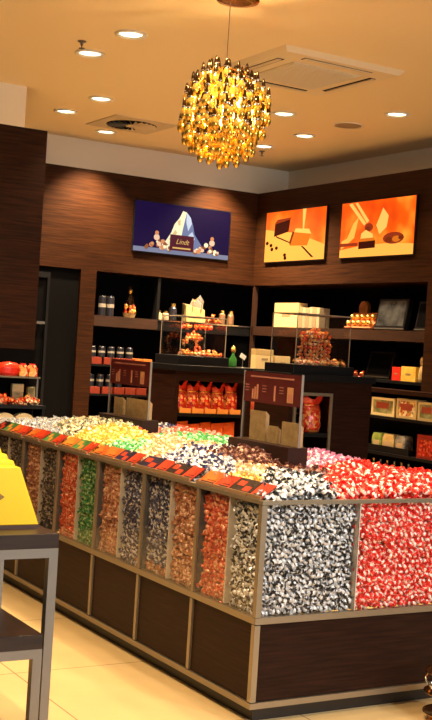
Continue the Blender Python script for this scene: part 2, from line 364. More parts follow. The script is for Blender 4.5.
# ------------------------------------------------------------------ candy counter
CW, CL, MOD = 1.25, 3.64, .52
cc = thing('candy_counter', 'long glass fronted candy counter with metal frame and dark wood base', 'counter', (0, 0, 0))
# frame
b = MB(); T = .026
def rail(z0, z1, nm):
    MB().box(0, CW, 0, T, z0, z1).obj(nm, CHAMP, cc); MB().box(0, T, T, CL, z0, z1).obj(nm, CHAMP, cc)
    MB().box(CW-T, CW, T, CL, z0, z1).obj(nm, CHAMP, cc); MB().box(T, CW-T, CL-T, CL, z0, z1).obj(nm, CHAMP, cc)
rail(.884, .90, 'top_rail'); rail(.402, .428, 'middle_rail'); rail(.06, .084, 'bottom_rail')
for k in range(8):
    y = min(k*MOD, CL-T)
    for z0, z1 in ((.088, .398), (.43, .882)):
        w_ = T if k in (0, 7) else .022
        for x0 in (0, CW-w_): MB().box(x0, x0+w_, y if k in (0,) else y-(.0 if k == 7 else .011), (y+w_) if k in (0, 7) else y+.011, z0, z1).obj('post', CHAMP, cc)
b = MB().box(.04, CW-.04, .04, CL-.04, 0, .06); b.obj('plinth', mat('black plinth', (.012, .008, .007), .4), cc)
for k in range(7):
    y0, y1 = k*MOD+.02, (k+1)*MOD-.02
    if k == 0: y0 += .014
    MB().box(.010, .024, y0-.006, y1+.006, .088, .398).obj('wood_panel', WOODC, cc)
    MB().box(.004, .009, y0-.006, y1+.006, .43, .882).obj('glass_panel', GLASS, cc)
    MB().box(.010, .22, (y0+y1)/2-.004, (y0+y1)/2+.004, .432, .885).obj('divider', mat('frosted acrylic', (.55, .5, .44), .3), cc)
    MB().box(.010, .06, y1+.008, y1+.012, .432, .882).obj('divider', mat('smoked side glass', (.10, .10, .11), .12), cc)
MB().box(T, CW-T, .010, .024, .088, .398).obj('wood_panel', WOODC, cc)
MB().box(T, .4965, .004, .009, .43, .882).obj('glass_panel', GLASS, cc); MB().box(.5005, CW-T, .004, .009, .43, .882).obj('glass_panel', GLASS, cc)
MB().box(.4965, .5005, .003, .25, .43, .884).obj('divider', mat('frosted acrylic', (.55, .5, .44)), cc)
def heap(x, y):
    d = max(0, min(x, y, CW-x, CL-y)); q_ = max(0, min(1, (y-2.75)/.6)); z = .902+(.070-.052*q_)*(1-math.exp(-d/.13))
    z -= .035*math.exp(-((x-.58)**2/.016+(y-.56)**2/.03))
    z += .045*math.exp(-((x-.40)/.16)**2-((y-2.45)/.30)**2)
    z += .028*math.exp(-((x-.46)/.09)**2-((y-.85)/.25)**2)
    return z+min(1, d/.15)*(.022*noise.noise(Vector((x*4.2, y*4.2, 1.3)))+.010*noise.noise(Vector((x*11, y*11, 4.))))
b = MB(); nx, ny = 24, 60; g = []
for j in range(ny+1):
    for i in range(nx+1):
        x = .075+(CW-.15)*i/nx; y = .075+(CL-.15)*j/ny; g.append((x, y, heap(x, y)-.05))
n0 = len(g); g += [(x, y, .44) for x, y, z in g]
fs = [(j*(nx+1)+i, j*(nx+1)+i+1, (j+1)*(nx+1)+i+1, (j+1)*(nx+1)+i) for j in range(ny) for i in range(nx)]
for i in range(nx):
    for j in (0, ny): a = j*(nx+1)+i; fs.append((a, a+n0, a+1+n0, a+1))
for j in range(ny):
    for i in (0, nx): a = j*(nx+1)+i; fs.append((a, a+n0, a+nx+1+n0, a+nx+1))
b.add(g, fs); b.obj('bin_core', mat('dark bin core', (.02, .014, .012), .8), cc)

# candies: flavour -> body, accent, tail colours + label
FLV = {
 'bw': ((.78, .79, .81), (.012, .012, .014), (.03, .03, .034), 'black and silver foil wrapped chocolate in the near corner bin'),
 'red': ((.80, .02, .012), (.95, .78, .66), (.85, .10, .05), 'red foil wrapped chocolate in the front bin right of the corner'),
 'ember': ((.62, .10, .035), (.80, .42, .25), (.55, .10, .05), 'orange red foil chocolate seen through the left glass'),
 'copper': ((.46, .20, .11), (.72, .48, .34), (.36, .14, .08), 'copper brown foil chocolate seen through the left glass'),
 'navy': ((.06, .065, .13), (.55, .53, .55), (.10, .10, .17), 'dark blue and silver foil chocolate seen through the left glass'),
 'dark': ((.07, .06, .055), (.34, .29, .25), (.05, .045, .045), 'dark grey foil chocolate at the far left glass'),
 'forest': ((.04, .20, .06), (.35, .52, .26), (.05, .26, .08), 'dark green foil chocolate seen through the left glass'),
 'navywhite': ((.84, .82, .80), (.03, .035, .13), (.07, .07, .18), 'white and navy wrapped chocolate heaped on the counter top'),
 'green': ((.16, .56, .22), (.70, .80, .50), (.22, .62, .26), 'bright green wrapped chocolate heaped on the counter top'),
 'gold': ((.90, .55, .10), (.95, .78, .40), (.92, .60, .16), 'gold yellow wrapped chocolate heaped on the counter top'),
 'peach': ((.84, .50, .28), (.92, .78, .58), (.85, .56, .34), 'peach coloured wrapped chocolate heaped on the counter top'),
 'brown': ((.13, .045, .028), (.40, .22, .15), (.17, .06, .04), 'dark brown wrapped chocolate heaped beside the near sign'),
 'pink': ((.68, .34, .46), (.90, .75, .76), (.62, .25, .42), 'pink wrapped chocolate heaped right of the near sign'),
 'redwhite': ((.85, .16, .08), (.95, .85, .75), (.92, .62, .48), 'red and white wrapped chocolate heaped between the two signs'),
 'cream': ((.90, .80, .55), (.05, .06, .05), (.30, .31, .20), 'cream and black wrapped chocolate heaped at the far end'),
 'greywhite': ((.70, .70, .70), (.14, .16, .22), (.62, .62, .62), 'pale grey wrapped chocolate heaped at the far left end'),
}
def ico():
    import bmesh
    bm = bmesh.new(); bmesh.ops.create_icosphere(bm, subdivisions=2, radius=1.)
    v = [tuple(p.co) for p in bm.verts]; f = [tuple(q.index for q in p.verts) for p in bm.faces]; bm.free(); return v, f
IV, IF = ico()
def candy_geo(seed):
    rnd = random.Random(seed); b = MB(); ax = rnd.uniform(.15, .45)
    b.add([(x*.0172, y*.0158, z*.0158) for x, y, z in IV], [])
    for f in IF:
        c = sum((Vector(IV[i]) for i in f), Vector())/3
        s = math.sin(math.atan2(c.z, c.y)*2+c.x*3.+seed)
        b.f.append(f); b.mi.append(1 if s > ax else 0)
    for sx in (-1, 1):
        n = 10; vs = []; o = len(b.v)
        for r, x in ((.0045, .0155), (.0075, .020), (.0112, .0262)):
            for k in range(n):
                a = 2*PI*k/n; rr_ = r*(1+.28*(-1)**k)*rnd.uniform(.85, 1.15); vs.append((sx*(x+rnd.uniform(-.002, .002)), rr_*math.cos(a), rr_*.7*math.sin(a)))
        fs = [(i*n+k, i*n+(k+1) % n, (i+1)*n+(k+1) % n, (i+1)*n+k) for i in range(2) for k in range(n)]
        b.add(vs, fs, 2 if seed > 1 else 0)
    return b
GEO = [candy_geo(s) for s in range(4)]
FM = {}
for k, (a, c, t, lb) in FLV.items():
    FM[k] = [mat('foil '+k, a, .30, .25, spec=.6), mat('foil accent '+k, c, .32, .2, spec=.6), mat('foil twist '+k, t, .34, .2, spec=.6)]
CME = {k: [g_.mesh('wrapped_chocolate', FM[k], False) for g_ in GEO] for k in FLV}
for ms in CME.values():
    for me in ms: me.polygons.foreach_set('use_smooth', [i < len(IF) for i in range(len(me.polygons))])
GNP = [(np.array(g_.v), np.array([len(f) for f in g_.f]), np.concatenate([np.array(f) for f in g_.f]), np.array(g_.mi)) for g_ in GEO]
def rot(): return Euler((random.uniform(0, 6.3), random.uniform(0, 6.3), random.uniform(0, 6.3)))
NAMES = {k: {'bw': 'silver', 'ember': 'orange_red', 'forest': 'dark_green', 'navywhite': 'white_navy', 'redwhite': 'red_white', 'greywhite': 'pale_grey'}.get(k, k)+'_chocolate' for k in FLV}
lay = {k: [] for k in FLV}; back = {k: [] for k in FLV}
PT = .0265
def hexgrid(a0, a1, b0, b1, p):
    r = 0; b_ = b0
    while b_ <= b1:
        a = a0+(p/2 if r % 2 else 0)
        while a <= a1:
            yield a+random.uniform(-.2, .2)*p, b_+random.uniform(-.2, .2)*p
            a += p
        b_ += p*.87; r += 1
# front glass
for x, z in hexgrid(.05, CW-.05, .44, .885, PT):
    if abs(x-.4985) < .010: continue
    k = 'bw' if x < .4985 else 'red'
    lay[k].append(Vector((x, .0335+random.uniform(-.001, .006), z))); back[k].append(Vector((x+PT/2, .062, z+.01)))
SIDE = ['bw', 'ember', 'copper', 'navy', 'navy', 'copper', 'forest', 'ember', 'dark', 'copper', 'dark', 'dark', 'dark', 'copper']
for y, z in hexgrid(.05, CL-.05, .44, .875, PT):
    ym = y % MOD
    if ym < .03 or ym > MOD-.03 or abs(ym-.26) < .018: continue
    k = SIDE[min(13, int(y/.26))]
    if k == 'navy' and z < .48 and y < 1.1: k = 'copper'
    lay[k].append(Vector((.0335+random.uniform(-.001, .006), y, z))); back[k].append(Vector((.062, y+PT/2, z+.01)))
# heaped top: nearest named patch
PATCH = [('bw', [(290, 483), (268, 490), (305, 474), (320, 488), (280, 475)]), ('red', [(370, 480), (338, 476), (410, 482), (350, 468), (345, 490), (425, 473), (390, 466)]),
 ('pink', [(318, 459), (333, 464), (322, 465)]), ('peach', [(258, 472), (246, 473)]), ('gold', [(236, 474)]), ('brown', [(272, 456), (288, 462), (258, 449), (275, 465)]),
 ('navywhite', [(230, 458), (215, 462), (195, 460), (172, 462), (238, 447), (205, 453), (185, 469), (158, 466), (242, 460), (185, 455), (222, 470), (240, 454), (205, 468)]), ('green', [(203, 442), (218, 446), (190, 440), (116, 446), (100, 451), (85, 456), (108, 455)]),
 ('peach', [(150, 452), (170, 451), (138, 457), (185, 448), (160, 441), (120, 460)]), ('redwhite', [(190, 432), (215, 431), (230, 434), (178, 437)]), ('navywhite', [(163, 427), (158, 431)]),
 ('gold', [(95, 437), (78, 441), (120, 438), (140, 440), (65, 446)]), ('cream', [(105, 423), (125, 428), (72, 428), (90, 419), (142, 432), (60, 436), (45, 433)]), ('greywhite', [(35, 422), (55, 420), (25, 427), (42, 426)])]
PC = []
for k, ps in PATCH:
    for x, y in ps: q = onz(x, y, .968); PC.append((k, q.x, q.y))
PC = [(k, x, y) for k, x, y in PC]
for y, x in hexgrid(.032, CL-.03, .10, CW-.03, .0315):
    if (.535 < x < .675 and (.615 < y < 1.20 or 1.975 < y < 2.745)): continue
    k = min(PC, key=lambda c: (c[1]-x)**2+(c[2]-y)**2)[0]
    if .30 < x < .545 and .30 < y < .98: k = 'brown'
    z = heap(x, y)
    lay[k].append(Vector((x, y, z+random.uniform(-.010, .016)))); back[k].append(Vector((x+PT/2, y+PT/3, z-.032)))
for y, x in hexgrid(.032, CL-.03, .045, .09, PT):   # strip under the label cards
    k = min(PC, key=lambda c: (c[1]-x)**2+(c[2]-y)**2)[0]
    back[k].append(Vector((x, y, .89)))
for x, y in hexgrid(.02, .10, .035, .10, PT): lay['bw'].append(Vector((x+.02, y, .908)))
for k in FLV:
    ps = sorted(lay[k], key=lambda p: (p-CAM).length); near = ps[:300]; far = ps[300:]+back[k]
    for p in near:
        o = bpy.data.objects.new(NAMES[k], random.choice(CME[k])); COL.objects.link(o)
        o.location = p; o.rotation_euler = rot(); s = random.uniform(.84, .97)*(1.17 if p.z > .892 else 1.); o.scale = (s, s, s)
        tag(o, FLV[k][3], 'chocolate', FLV[k][3].replace('chocolate', 'chocolates', 1))
    if far:
        V = []; FN = []; FI = []; MI = []; off = 0
        for p in far:
            v, fn, fi, mi = random.choice(GNP); R = np.array(rot().to_matrix())*(1.05 if p.z > .892 else .9)
            V.append(v @ R.T+np.array(p)); FN.append(fn); FI.append(fi+off); MI.append(mi); off += len(v)
        V = np.concatenate(V); FN = np.concatenate(FN); FI = np.concatenate(FI); MI = np.concatenate(MI)
        me = bpy.data.meshes.new('wrapped_chocolates'); me.vertices.add(len(V)); me.vertices.foreach_set('co', V.ravel())
        me.loops.add(len(FI)); me.loops.foreach_set('vertex_index', FI.astype(np.int32)); me.polygons.add(len(FN))
        st = np.concatenate([[0], np.cumsum(FN)[:-1]]); me.polygons.foreach_set('loop_start', st.astype(np.int32))
        for q in FM[k]: me.materials.append(q)
        me.polygons.foreach_set('material_index', MI.astype(np.int32)); me.update(); me.validate()
        o = bpy.data.objects.new(NAMES[k]+'s', me); COL.objects.link(o)
        w_ = FLV[k][3].split(' chocolate')
        tag(o, 'rest of the heap of '+w_[0]+' chocolates'+w_[1], 'chocolates', None, 'stuff')

# label cards leaning on the top rail
LC = [('orange picture card', (.62, .12, .015)), ('red picture card', (.48, .035, .008)), ('brown picture card', (.018, .007, .005)), ('green picture card', (.06, .18, .04)), ('amber picture card', (.62, .19, .025)),
      ('navy picture card', (.014, .010, .032))]
LM = [noisy(n_, tuple(.45*x for x in c_), c_, (1, 1, 1), 14, 3, rough=.35, lo=.35, hi=.6) for n_, c_ in LC]
CARDS = [(1, .10, .0), (2, .16, .0), (1, .11, .0), (0, .14, .05), (1, .10, .0), (2, .15, .0), (1, .10, .0), (5, .17, .03), (1, .09, .0), (5, .13, .0), (0, .15, .0), (0, .10, .04), (1, .09, .0), (3, .13, .0), (4, .15, .03),
         (1, .10, .0), (3, .11, .02), (1, .13, .0), (0, .10, .03), (1, .12, .0), (0, .10, .0), (3, .12, .0), (2, .12, .0)]
seq = [c[0] for c in CARDS]
CN = ['orange', 'red', 'dark brown', 'green', 'amber', 'dark violet']
yy = .03; i = 0
flav_at = ['at the near corner of the counter', 'second from the near corner', 'third from the near corner', 'fourth from the near corner', 'fifth from the near corner', 'sixth from the near corner',
 'seventh from the near corner', 'eighth from the near corner', 'ninth from the near corner', 'tenth from the near corner', 'eleventh from the near corner', 'twelfth from the near corner', 'thirteenth from the near corner',
 'fourteenth from the near corner', 'fifteenth from the near corner', 'sixteenth from the near corner', 'seventeenth from the near corner', 'eighteenth from the near corner', 'nineteenth from the near corner',
 'twentieth from the near corner', 'third from the far end', 'second from the far end', 'at the far end of the counter']
while yy < CL-.2 and i < 23:
    wd = CARDS[i][1]; t = thing('label_card', 'sloping '+CN[seq[i]]+' product card on the rail, '+flav_at[i], 'label card', (.012, yy, .9015), 0, 'product cards along the left rail')
    M = Matrix.Rotation(-.62, 4, 'Y')
    MB().box(0, .092, 0, wd, 0, .004, 0, M).obj('card', LM[seq[i]], t)
    b = MB()
    if seq[i] in (2, 3, 5): b.box(.02, .05, .02, wd*.45, .0042, .005, 0, M).box(.045, .075, wd*.55, wd-.02, .0042, .005, 0, M)
    else: b.box(.015, .022, .015, wd-.02, .0042, .005, 0, M).box(.03, .034, .015, wd*.6, .0042, .005, 0, M)
    b.obj('picture', LM[[2, 2, 1, 4, 2, 1][seq[i]]], t)
    b = MB().box(-.006, 0, .0, wd, 0, .014); b.obj('front_lip', mat('clear lip', (.28, .17, .09), .3), t)
    yy += wd+.006+CARDS[i][2]; i += 1

# ------------------------------------------------------------------ riser boxes with sign holders
RED = mat('deep red card', (.075, .008, .008), .4); PALE = mat('pale card print', (.34, .13, .09), .5); KRAFT = noisy('kraft paper', (.32, .21, .09), (.46, .32, .15), (1, 1, 1), 30, 3, rough=.7)
def sign_group(y0, y1, sy0, sy1, which, z=1.052):
    MB().box(.55, .662, y0, y1, .91, z).obj('riser_box', mat('dark brown riser', (.024, .010, .007), .45, spec=.15)); o = bpy.context.scene.collection.objects[-1]
    tag(o, 'dark brown riser box in the candy carrying the '+which+' sign', 'riser')
    t = thing('sign_holder', 'clear acrylic sign holder with dark red card, '+which+' of two on the counter', 'sign', (.605, (sy0+sy1)/2, z), 0, 'sign holders on the candy counter')
    h = (sy1-sy0)/2; top = 1.398-z
    MB().box(-.003, .003, -h, h, 0, top).obj('acrylic_panel', ACRY, t)
    MB().box(-.006, .006, -h-.004, -h, 0, top).obj('post', mat('pale acrylic edge', (.2, .18, .16), .25), t); MB().box(-.008, .004, h, h+.004, 0, top).obj('post', mat('pale acrylic edge', (.42, .40, .37)), t)
    cz0 = top-.155
    MB().box(-.0065, -.0035, -h+.004, h-.004, cz0, top-.004).obj('card', RED, t)
    b = MB(); X0, X1 = -.008, -.0066
    b.box(X0, X1, -h+.06, h-.06, top-.03, top-.022, 0)
    for g_, (c, n_) in enumerate(((.6, 3), (-.02, 1), (-.62, 1))):
        cy = c*h
        for s in range(n_ if g_ == 0 else 1):
            a = cy-.035+s*.021; hh = .05+.012*(2-s) if g_ == 0 else .075
            b.box(X0, X1, a, a+(.015 if g_ < 2 else .05), cz0+.015, cz0+.015+hh, 1 if g_ < 2 else 2)
            b.box(X0-.0003, X0, a+.003, a+(.012 if g_ < 2 else .04), cz0+.02, cz0+.02+hh*.5, 2 if g_ < 2 else 1)
        for r in range(3): b.box(X0, X1, cy+.05, cy+.085, cz0+.055+r*.014, cz0+.059+r*.014, 0)
    b.obj('card_print', [PALE, mat('card bottle', (.42, .16, .10), .5), mat('card bag', (.45, .22, .09), .5)], t)
    return t
s1 = sign_group(.645, 1.185, .64, 1.145, 'nearer')
s2 = sign_group(2.16, 2.75, 2.19, 2.72, 'farther')
def paper_bags(y0, y1, z0, z1, x, label, grp):
    b = MB(); n_ = 5; dd = .011
    t = thing('paper_bag_stack', label, 'paper bags', (x, (y0+y1)/2, z0), 0, grp); h = (y1-y0)/2
    for s in range(n_):
        x0 = s*.0055; b = MB(); top = z1-z0-.004*s
        b.prism([(x0, 0), (x0+.004, 0), (x0+.004, top), (x0, top)], -h+.002*s, h-.001*s)
        b.obj('paper_bag', KRAFT, t)
for (ya, yb, za, zb, lab) in ((.955, 1.10, 1.052, 1.20, 'tall stack of brown paper bags at the left of the nearer sign'), (.845, .93, 1.052, 1.135, 'narrow stack of brown paper bags in the middle behind the nearer sign'),
                              (.655, .81, 1.052, 1.165, 'wide stack of brown paper bags at the right behind the nearer sign')):
    paper_bags(ya, yb, za, zb, .618, lab, 'brown paper bags on the near riser')
for (ya, yb, za, zb, lab) in ((2.56, 2.68, 1.052, 1.16, 'narrow stack of brown paper bags at the left behind the farther sign'), (2.21, 2.51, 1.052, 1.165, 'wide stack of brown paper bags behind the farther sign')):
    paper_bags(ya, yb, za, zb, .618, lab, 'brown paper bags on the far riser')

# ------------------------------------------------------------------ islands
def speck(name, base, cols, scale, rough=.25, top=None, z0=.1, z1=.2, metal=.1):
    """bag of sweets seen through film: coloured cells below, plain film above"""
    M = mat(name, base, rough, metal, coat=.4); nt = M.node_tree; N = nt.nodes; L = nt.links; bb = N['Principled BSDF']
    tc = N.new('ShaderNodeTexCoord'); vo = N.new('ShaderNodeTexVoronoi'); vo.inputs['Scale'].default_value = scale
    sp_ = N.new('ShaderNodeSeparateColor'); rp = N.new('ShaderNodeValToRGB'); e = rp.color_ramp.elements; rp.color_ramp.interpolation = 'CONSTANT'
    e[0].color = (*cols[0], 1); e[1].color = (*cols[-1], 1); e[1].position = 1-1/len(cols)
    for i in range(1, len(cols)-1): k = e.new(i/len(cols)); k.color = (*cols[i], 1)
    L.new(tc.outputs['Object'], vo.inputs[0]); L.new(vo.outputs['Color'], sp_.inputs[0]); L.new(sp_.outputs[0], rp.inputs[0])
    if top:
        sx = N.new('ShaderNodeSeparateXYZ'); mr = N.new('ShaderNodeMapRange'); mr.inputs[1].default_value = z0; mr.inputs[2].default_value = z1
        mx = N.new('ShaderNodeMixRGB'); mx.inputs[2].default_value = (*top, 1)
        L.new(tc.outputs['Object'], sx.inputs[0]); L.new(sx.outputs[2], mr.inputs[0]); L.new(mr.outputs[0], mx.inputs[0]); L.new(rp.outputs[0], mx.inputs[1]); L.new(mx.outputs[0], bb.inputs['Base Color'])
    else: L.new(rp.outputs[0], bb.inputs['Base Color'])
    return M
REDBAG = speck('red sweet bag film', (.6, .05, .02), [(.75, .04, .02), (.85, .25, .05), (.45, .02, .01), (.9, .5, .2), (.65, .05, .02)], 55, top=(.72, .04, .018), z0=.12, z1=.2)
FOLD = noisy('red orange folded bag', (.55, .035, .01), (.85, .17, .03), (1, 1, 1), 16, 3, rough=.3)
def sweet_bag(loc, w_, d_, h, label, grp, rz=0., mm=None, flare=1.):
    b = MB(); n_ = 20; prof = []
    ks = [(0, .80), (.03, .95), (.18, 1.05), (.4, 1.), (.58, .97), (.70, .84), (.76, .78), (.83, .84*flare), (.92, .93*flare), (1., 1.0*flare)]
    vs = []; fs = []
    for j, (zf, k) in enumerate(ks):
        for i in range(n_):
            a = 2*PI*i/n_; rp = 1+(.10 if zf > .6 else .03)*math.cos(5*a+j*.3)
            top_ = zf*h*(1+(.10*math.cos(2*a+1)+.05*math.sin(5*a) if zf > .8 else 0))
            vs.append((w_/2*k*rp*math.cos(a), d_/2*(k if zf < .6 else k*.6)*rp*math.sin(a), top_))
    for j in range(len(ks)-1):
        for i in range(n_): fs.append((j*n_+i, j*n_+(i+1) % n_, (j+1)*n_+(i+1) % n_, (j+1)*n_+i))
    fs.append(tuple(range(n_-1, -1, -1)))
    b.add(vs, fs); t = thing('sweet_bag', label, 'bag of sweets', loc, rz, grp)
    b.obj('bag', mm or REDBAG, t, smooth=True)
    zt = .74*h
    MB().tube([(w_/2*.83*math.cos(a), d_/2*.52*math.sin(a), zt) for a in [2*PI*i/16 for i in range(16)]], .004, 6, closed=True).obj('tie', GOLD, t)
    return t
def island(nm_label, x0, x1, y0, y1, zt, nx0, nx1, nz0, nz1, shelves, frame):
    t = thing('display_island', nm_label, 'display island', ((x0+x1)/2, y0, 0))
    TH = .05
    part(MB().box(x0-.02, x1+.02, y0-.02, y1+.02, zt-TH, zt), 'countertop', BLACK, t, bevel=.003)
    b = MB(); zb = zt-TH
    b.box(x0, nx0, y0, y1, .06, zb).box(nx1, x1, y0, y1, .06, zb).box(nx0, nx1, y0, y1, nz1, zb).box(nx0, nx1, y0, y1, .06, nz0).box(nx0, nx1, y0+.32, y1, nz0, nz1)
    part(b, 'body', WOODC, t)
    part(MB().box(x0+.03, x1-.03, y0+.03, y1-.03, 0, .06), 'plinth', BLACK, t)
    part(MB().box(nx0, nx1, y0+.30, y0+.32, nz0, nz1), 'back_panel', MATTE, t)
    for z in shelves: part(MB().box(nx0, nx1, y0+.005, y0+.30, z-.03, z), 'shelf', BLACK, t)
    if frame:
        f = .022
        part(MB().box(nx0, nx0+f, y0-.012, y0, nz0, nz1).box(nx1-f, nx1, y0-.012, y0, nz0, nz1).box(nx0+f, nx1-f, y0-.012, y0, nz1-f, nz1).box(nx0+f, nx1-f, y0-.012, y0, nz0, nz0+f), 'niche_frame', CHAMP, t)
    return t
island('nearer dark wood display island with a framed niche behind the candy counter', 2.15, 2.89, 3.0, 3.45, 1.355, 2.19, 2.53, .45, 1.222, [.93, .66], True)
island('farther dark wood display island holding red sweet bags in its niche', 2.21, 3.56, 4.8, 5.3, 1.34, 2.25, 3.30, .35, 1.205, [.93, .62], False)
part(MB().box(2.90, 2.98, 4.8, 5.1, .35, 1.205), 'upright', WOODC, COL.objects['display_island.001'])
ys = 4.8
for k, (x, hh) in enumerate(zip((2.31, 2.435, 2.56, 2.69, 2.825), (.255, .25, .25, .24, .26))):
    sweet_bag((x, ys+.10, .93), .135, .12, hh, ['leftmost red bag of sweets on the upper shelf of the farther island', 'second red bag of sweets from the left on the farther island shelf', 'middle red bag of sweets of five on the farther island shelf',
              'fourth red bag of sweets from the left on the farther island shelf', 'rightmost red bag of sweets on the upper shelf of the farther island'][k], 'red sweet bags on the farther island')
for k, x in enumerate((2.33, 2.455, 2.58, 2.705, 2.83)):
    b = MB().box(-.055, .055, -.012, .012, 0, .04); b.obj('price_card', mat('orange price card', (.8, .30, .06), .5), None, (x, ys+.022, .93), 0)
    o = COL.objects[-1]; tag(o, ['leftmost orange card strip in front of the red sweet bags', 'second orange card strip from the left before the red sweet bags', 'middle orange card strip before the red sweet bags', 'fourth orange card strip from the left before the red sweet bags', 'rightmost orange card strip before the red sweet bags'][k], 'card', 'orange cards on the farther island')
for k, (x, hh, rz) in enumerate(((2.33, .24, .1), (2.44, .22, -.1), (2.56, .235, .15), (2.68, .23, -.12), (2.80, .24, .05))):
    t = thing('folded_bag', ['leftmost flat red orange bag on the lower shelf of the farther island', 'second flat red orange bag from the left on the lower shelf', 'middle flat red orange bag on the lower shelf', 'fourth flat red orange bag from the left on the lower shelf', 'rightmost flat red orange bag on the lower shelf'][k], 'bag', (x, ys+.06, .62), rz, 'flat red bags on the lower shelf')
    b = MB(); h2 = hh
    b.add([(-.06, -.02, 0), (.06, -.02, 0), (.055, -.012, h2*.8), (.062, -.004, h2), (-.052, -.004, h2*.96), (-.058, -.012, h2*.78),
           (-.06, .03, 0), (.06, .03, 0), (.055, .02, h2*.8), (.062, .006, h2), (-.052, .006, h2*.96), (-.058, .02, h2*.78)],
          [(0, 1, 2, 5), (5, 2, 3, 4), (7, 6, 11, 8), (8, 11, 10, 9), (1, 7, 8, 2), (2, 8, 9, 3), (6, 0, 5, 11), (11, 5, 4, 10), (4, 3, 9, 10), (6, 7, 1, 0)])
    b.obj('sleeve', FOLD, t)
    MB().box(-.03, .03, -.0215, -.0195, .05, .10).obj('label_patch', mat('cream patch', (.8, .6, .35), .5), t)
# nearer island niche
sweet_bag((2.42, 3.11, .93), .17, .14, .27, 'large red bag of sweets with open top in the framed niche', None, 0, None, 1.25)
sweet_bag((3.06, 4.90, .93), .135, .12, .19, 'left of two red bags seen through the nearer sign', 'red bags behind the nearer sign', 0, FOLD)
sweet_bag((3.21, 4.90, .93), .135, .12, .18, 'right of two red bags seen through the nearer sign', 'red bags behind the nearer sign', 0, FOLD)
t = thing('dark_gift_box', 'black gift box with pale lettering band in the framed niche', 'box', (2.36, 3.19, .93))
MB().box(-.09, .09, 0, .08, 0, .16).obj('carton', BLACK, t); MB().box(-.07, .05, -.002, 0, .12, .135).obj('band', PALE, t)

# display cases
def case(root_label, x0, x1, y0, y1, zb, z0, z1):
    t = thing('glass_display_case', root_label, 'display case', ((x0+x1)/2, (y0+y1)/2, zb))
    part(MB().box(x0-.03, x1+.03, y0-.03, y1+.03, zb, z0), 'base', BLACK, t, bevel=.003)
    g_ = .006
    for bx in ((x0, x1, y0, y0+g_, z0, z1), (x0, x1, y1-g_, y1, z0, z1), (x0, x0+g_, y0+g_, y1-g_, z0, z1), (x1-g_, x1, y0+g_, y1-g_, z0, z1), (x0, x1, y0, y1, z1, z1+g_)):
        part(MB().box(*bx), 'glass_pane', GLASS, t)
    b = MB(); e = .0025
    for x in (x0, x1):
        for y in (y0, y1): b.box(x-e, x+e, y-e, y+e, z0, z1+g_)
    for y in (y0, y1): b.box(x0, x1, y-e, y+e, z1, z1+g_+.002)
    for x in (x0, x1): b.box(x-e, x+e, y0, y1, z1, z1+g_+.002)
    part(b, 'edge_trim', mat('polished glass edge', (.30, .25, .2), .25), t)
    return t
case('glass case on the nearer island with a filled glass vase inside', 2.21, 2.69, 3.04, 3.36, 1.355, 1.42, 1.785)
case('glass case on the farther island with a jar of truffles inside', 2.27, 2.72, 4.86, 5.22, 1.34, 1.42, 1.755)
TF = [mat('truffle gold', (.95, .55, .14), .25, .5), mat('truffle red', (.75, .06, .02), .3, .3), mat('truffle copper', (.75, .30, .10), .3, .4), mat('truffle cream', (.85, .65, .42), .35, .1), mat('truffle orange', (.9, .28, .05), .3, .3)]
TME = []
for k in range(5):
    me = GEO[k % 4].mesh('truffle', [TF[k], TF[(k+3) % 5], TF[k]]); me.polygons.foreach_set('use_smooth', [i < len(IF) for i in range(len(me.polygons))]); TME.append(me)
def truffle(p, s, label, grp, k=None):
    o = bpy.data.objects.new('wrapped_truffle', TME[random.randrange(5) if k is None else k]); COL.objects.link(o); o.location = p; o.rotation_euler = rot(); o.scale = (s, s, s)
    return tag(o, label, 'truffle', grp)
def vessel(loc, wx, wy, h, square, label, pal, lab2, grp, fill=.85, heapk=.03):
    t = thing('glass_vase', label, 'vase', loc)
    b = MB(); g_ = .004
    if square:
        for bx in ((-wx, wx, -wy, -wy+g_), (-wx, wx, wy-g_, wy), (-wx, -wx+g_, -wy+g_, wy-g_), (wx-g_, wx, -wy+g_, wy-g_)): b.box(*bx, 0, h)
        b.box(-wx, wx, -wy, wy, 0, g_)
    else: b.lathe([(wx*.9, 0), (wx, .02), (wx, h), (wx-g_, h), (wx-g_, .02), (.001, g_)], 24)
    b.obj('vessel', ACRY, t, smooth=not square)
    z = .018
    while z < h*fill+heapk:
        k = 1 if z < h*fill else max(.3, 1-(z-h*fill)/.05)
        for x, y in hexgrid(-wx*k+.018, wx*k-.018, -wy*k+.018, wy*k-.018, .033):
            if not square and (x/wx)**2+(y/wy)**2 > (.87*k)**2: continue
            if (x > -wx*k+.035 and y > -wy*k+.035) and z < h*fill-.02: continue
            truffle((loc[0]+max(-wx+.016, min(wx-.016, x)), loc[1]+max(-wy+.016, min(wy-.016, y)), loc[2]+z), .82, lab2, grp, random.choice(pal))
        z += .027
    return t
vessel((2.50, 3.22, 1.42), .11, .10, .235, True, 'square glass vase heaped with wrapped truffles in the nearer case', (2, 1, 3, 0, 4), 'wrapped truffle inside the square vase of the nearer case', 'truffles in the square vase', .97, .05)
vessel((2.50, 5.04, 1.42), .10, .10, .16, False, 'round glass jar full of golden red truffles in the farther case', (0, 1, 4, 2), 'wrapped truffle inside the round jar of the farther case', 'truffles in the round jar', 1., .05)
for i in range(34):
    x = random.uniform(2.25, 2.67) if i > 10 else random.uniform(2.3, 2.68)
    y = random.uniform(3.06, 3.12)
    truffle((x, y, 1.438), .95, 'loose wrapped truffle scattered on the base of the nearer case', 'loose truffles in the nearer case', random.choice((3, 0, 2, 3)))
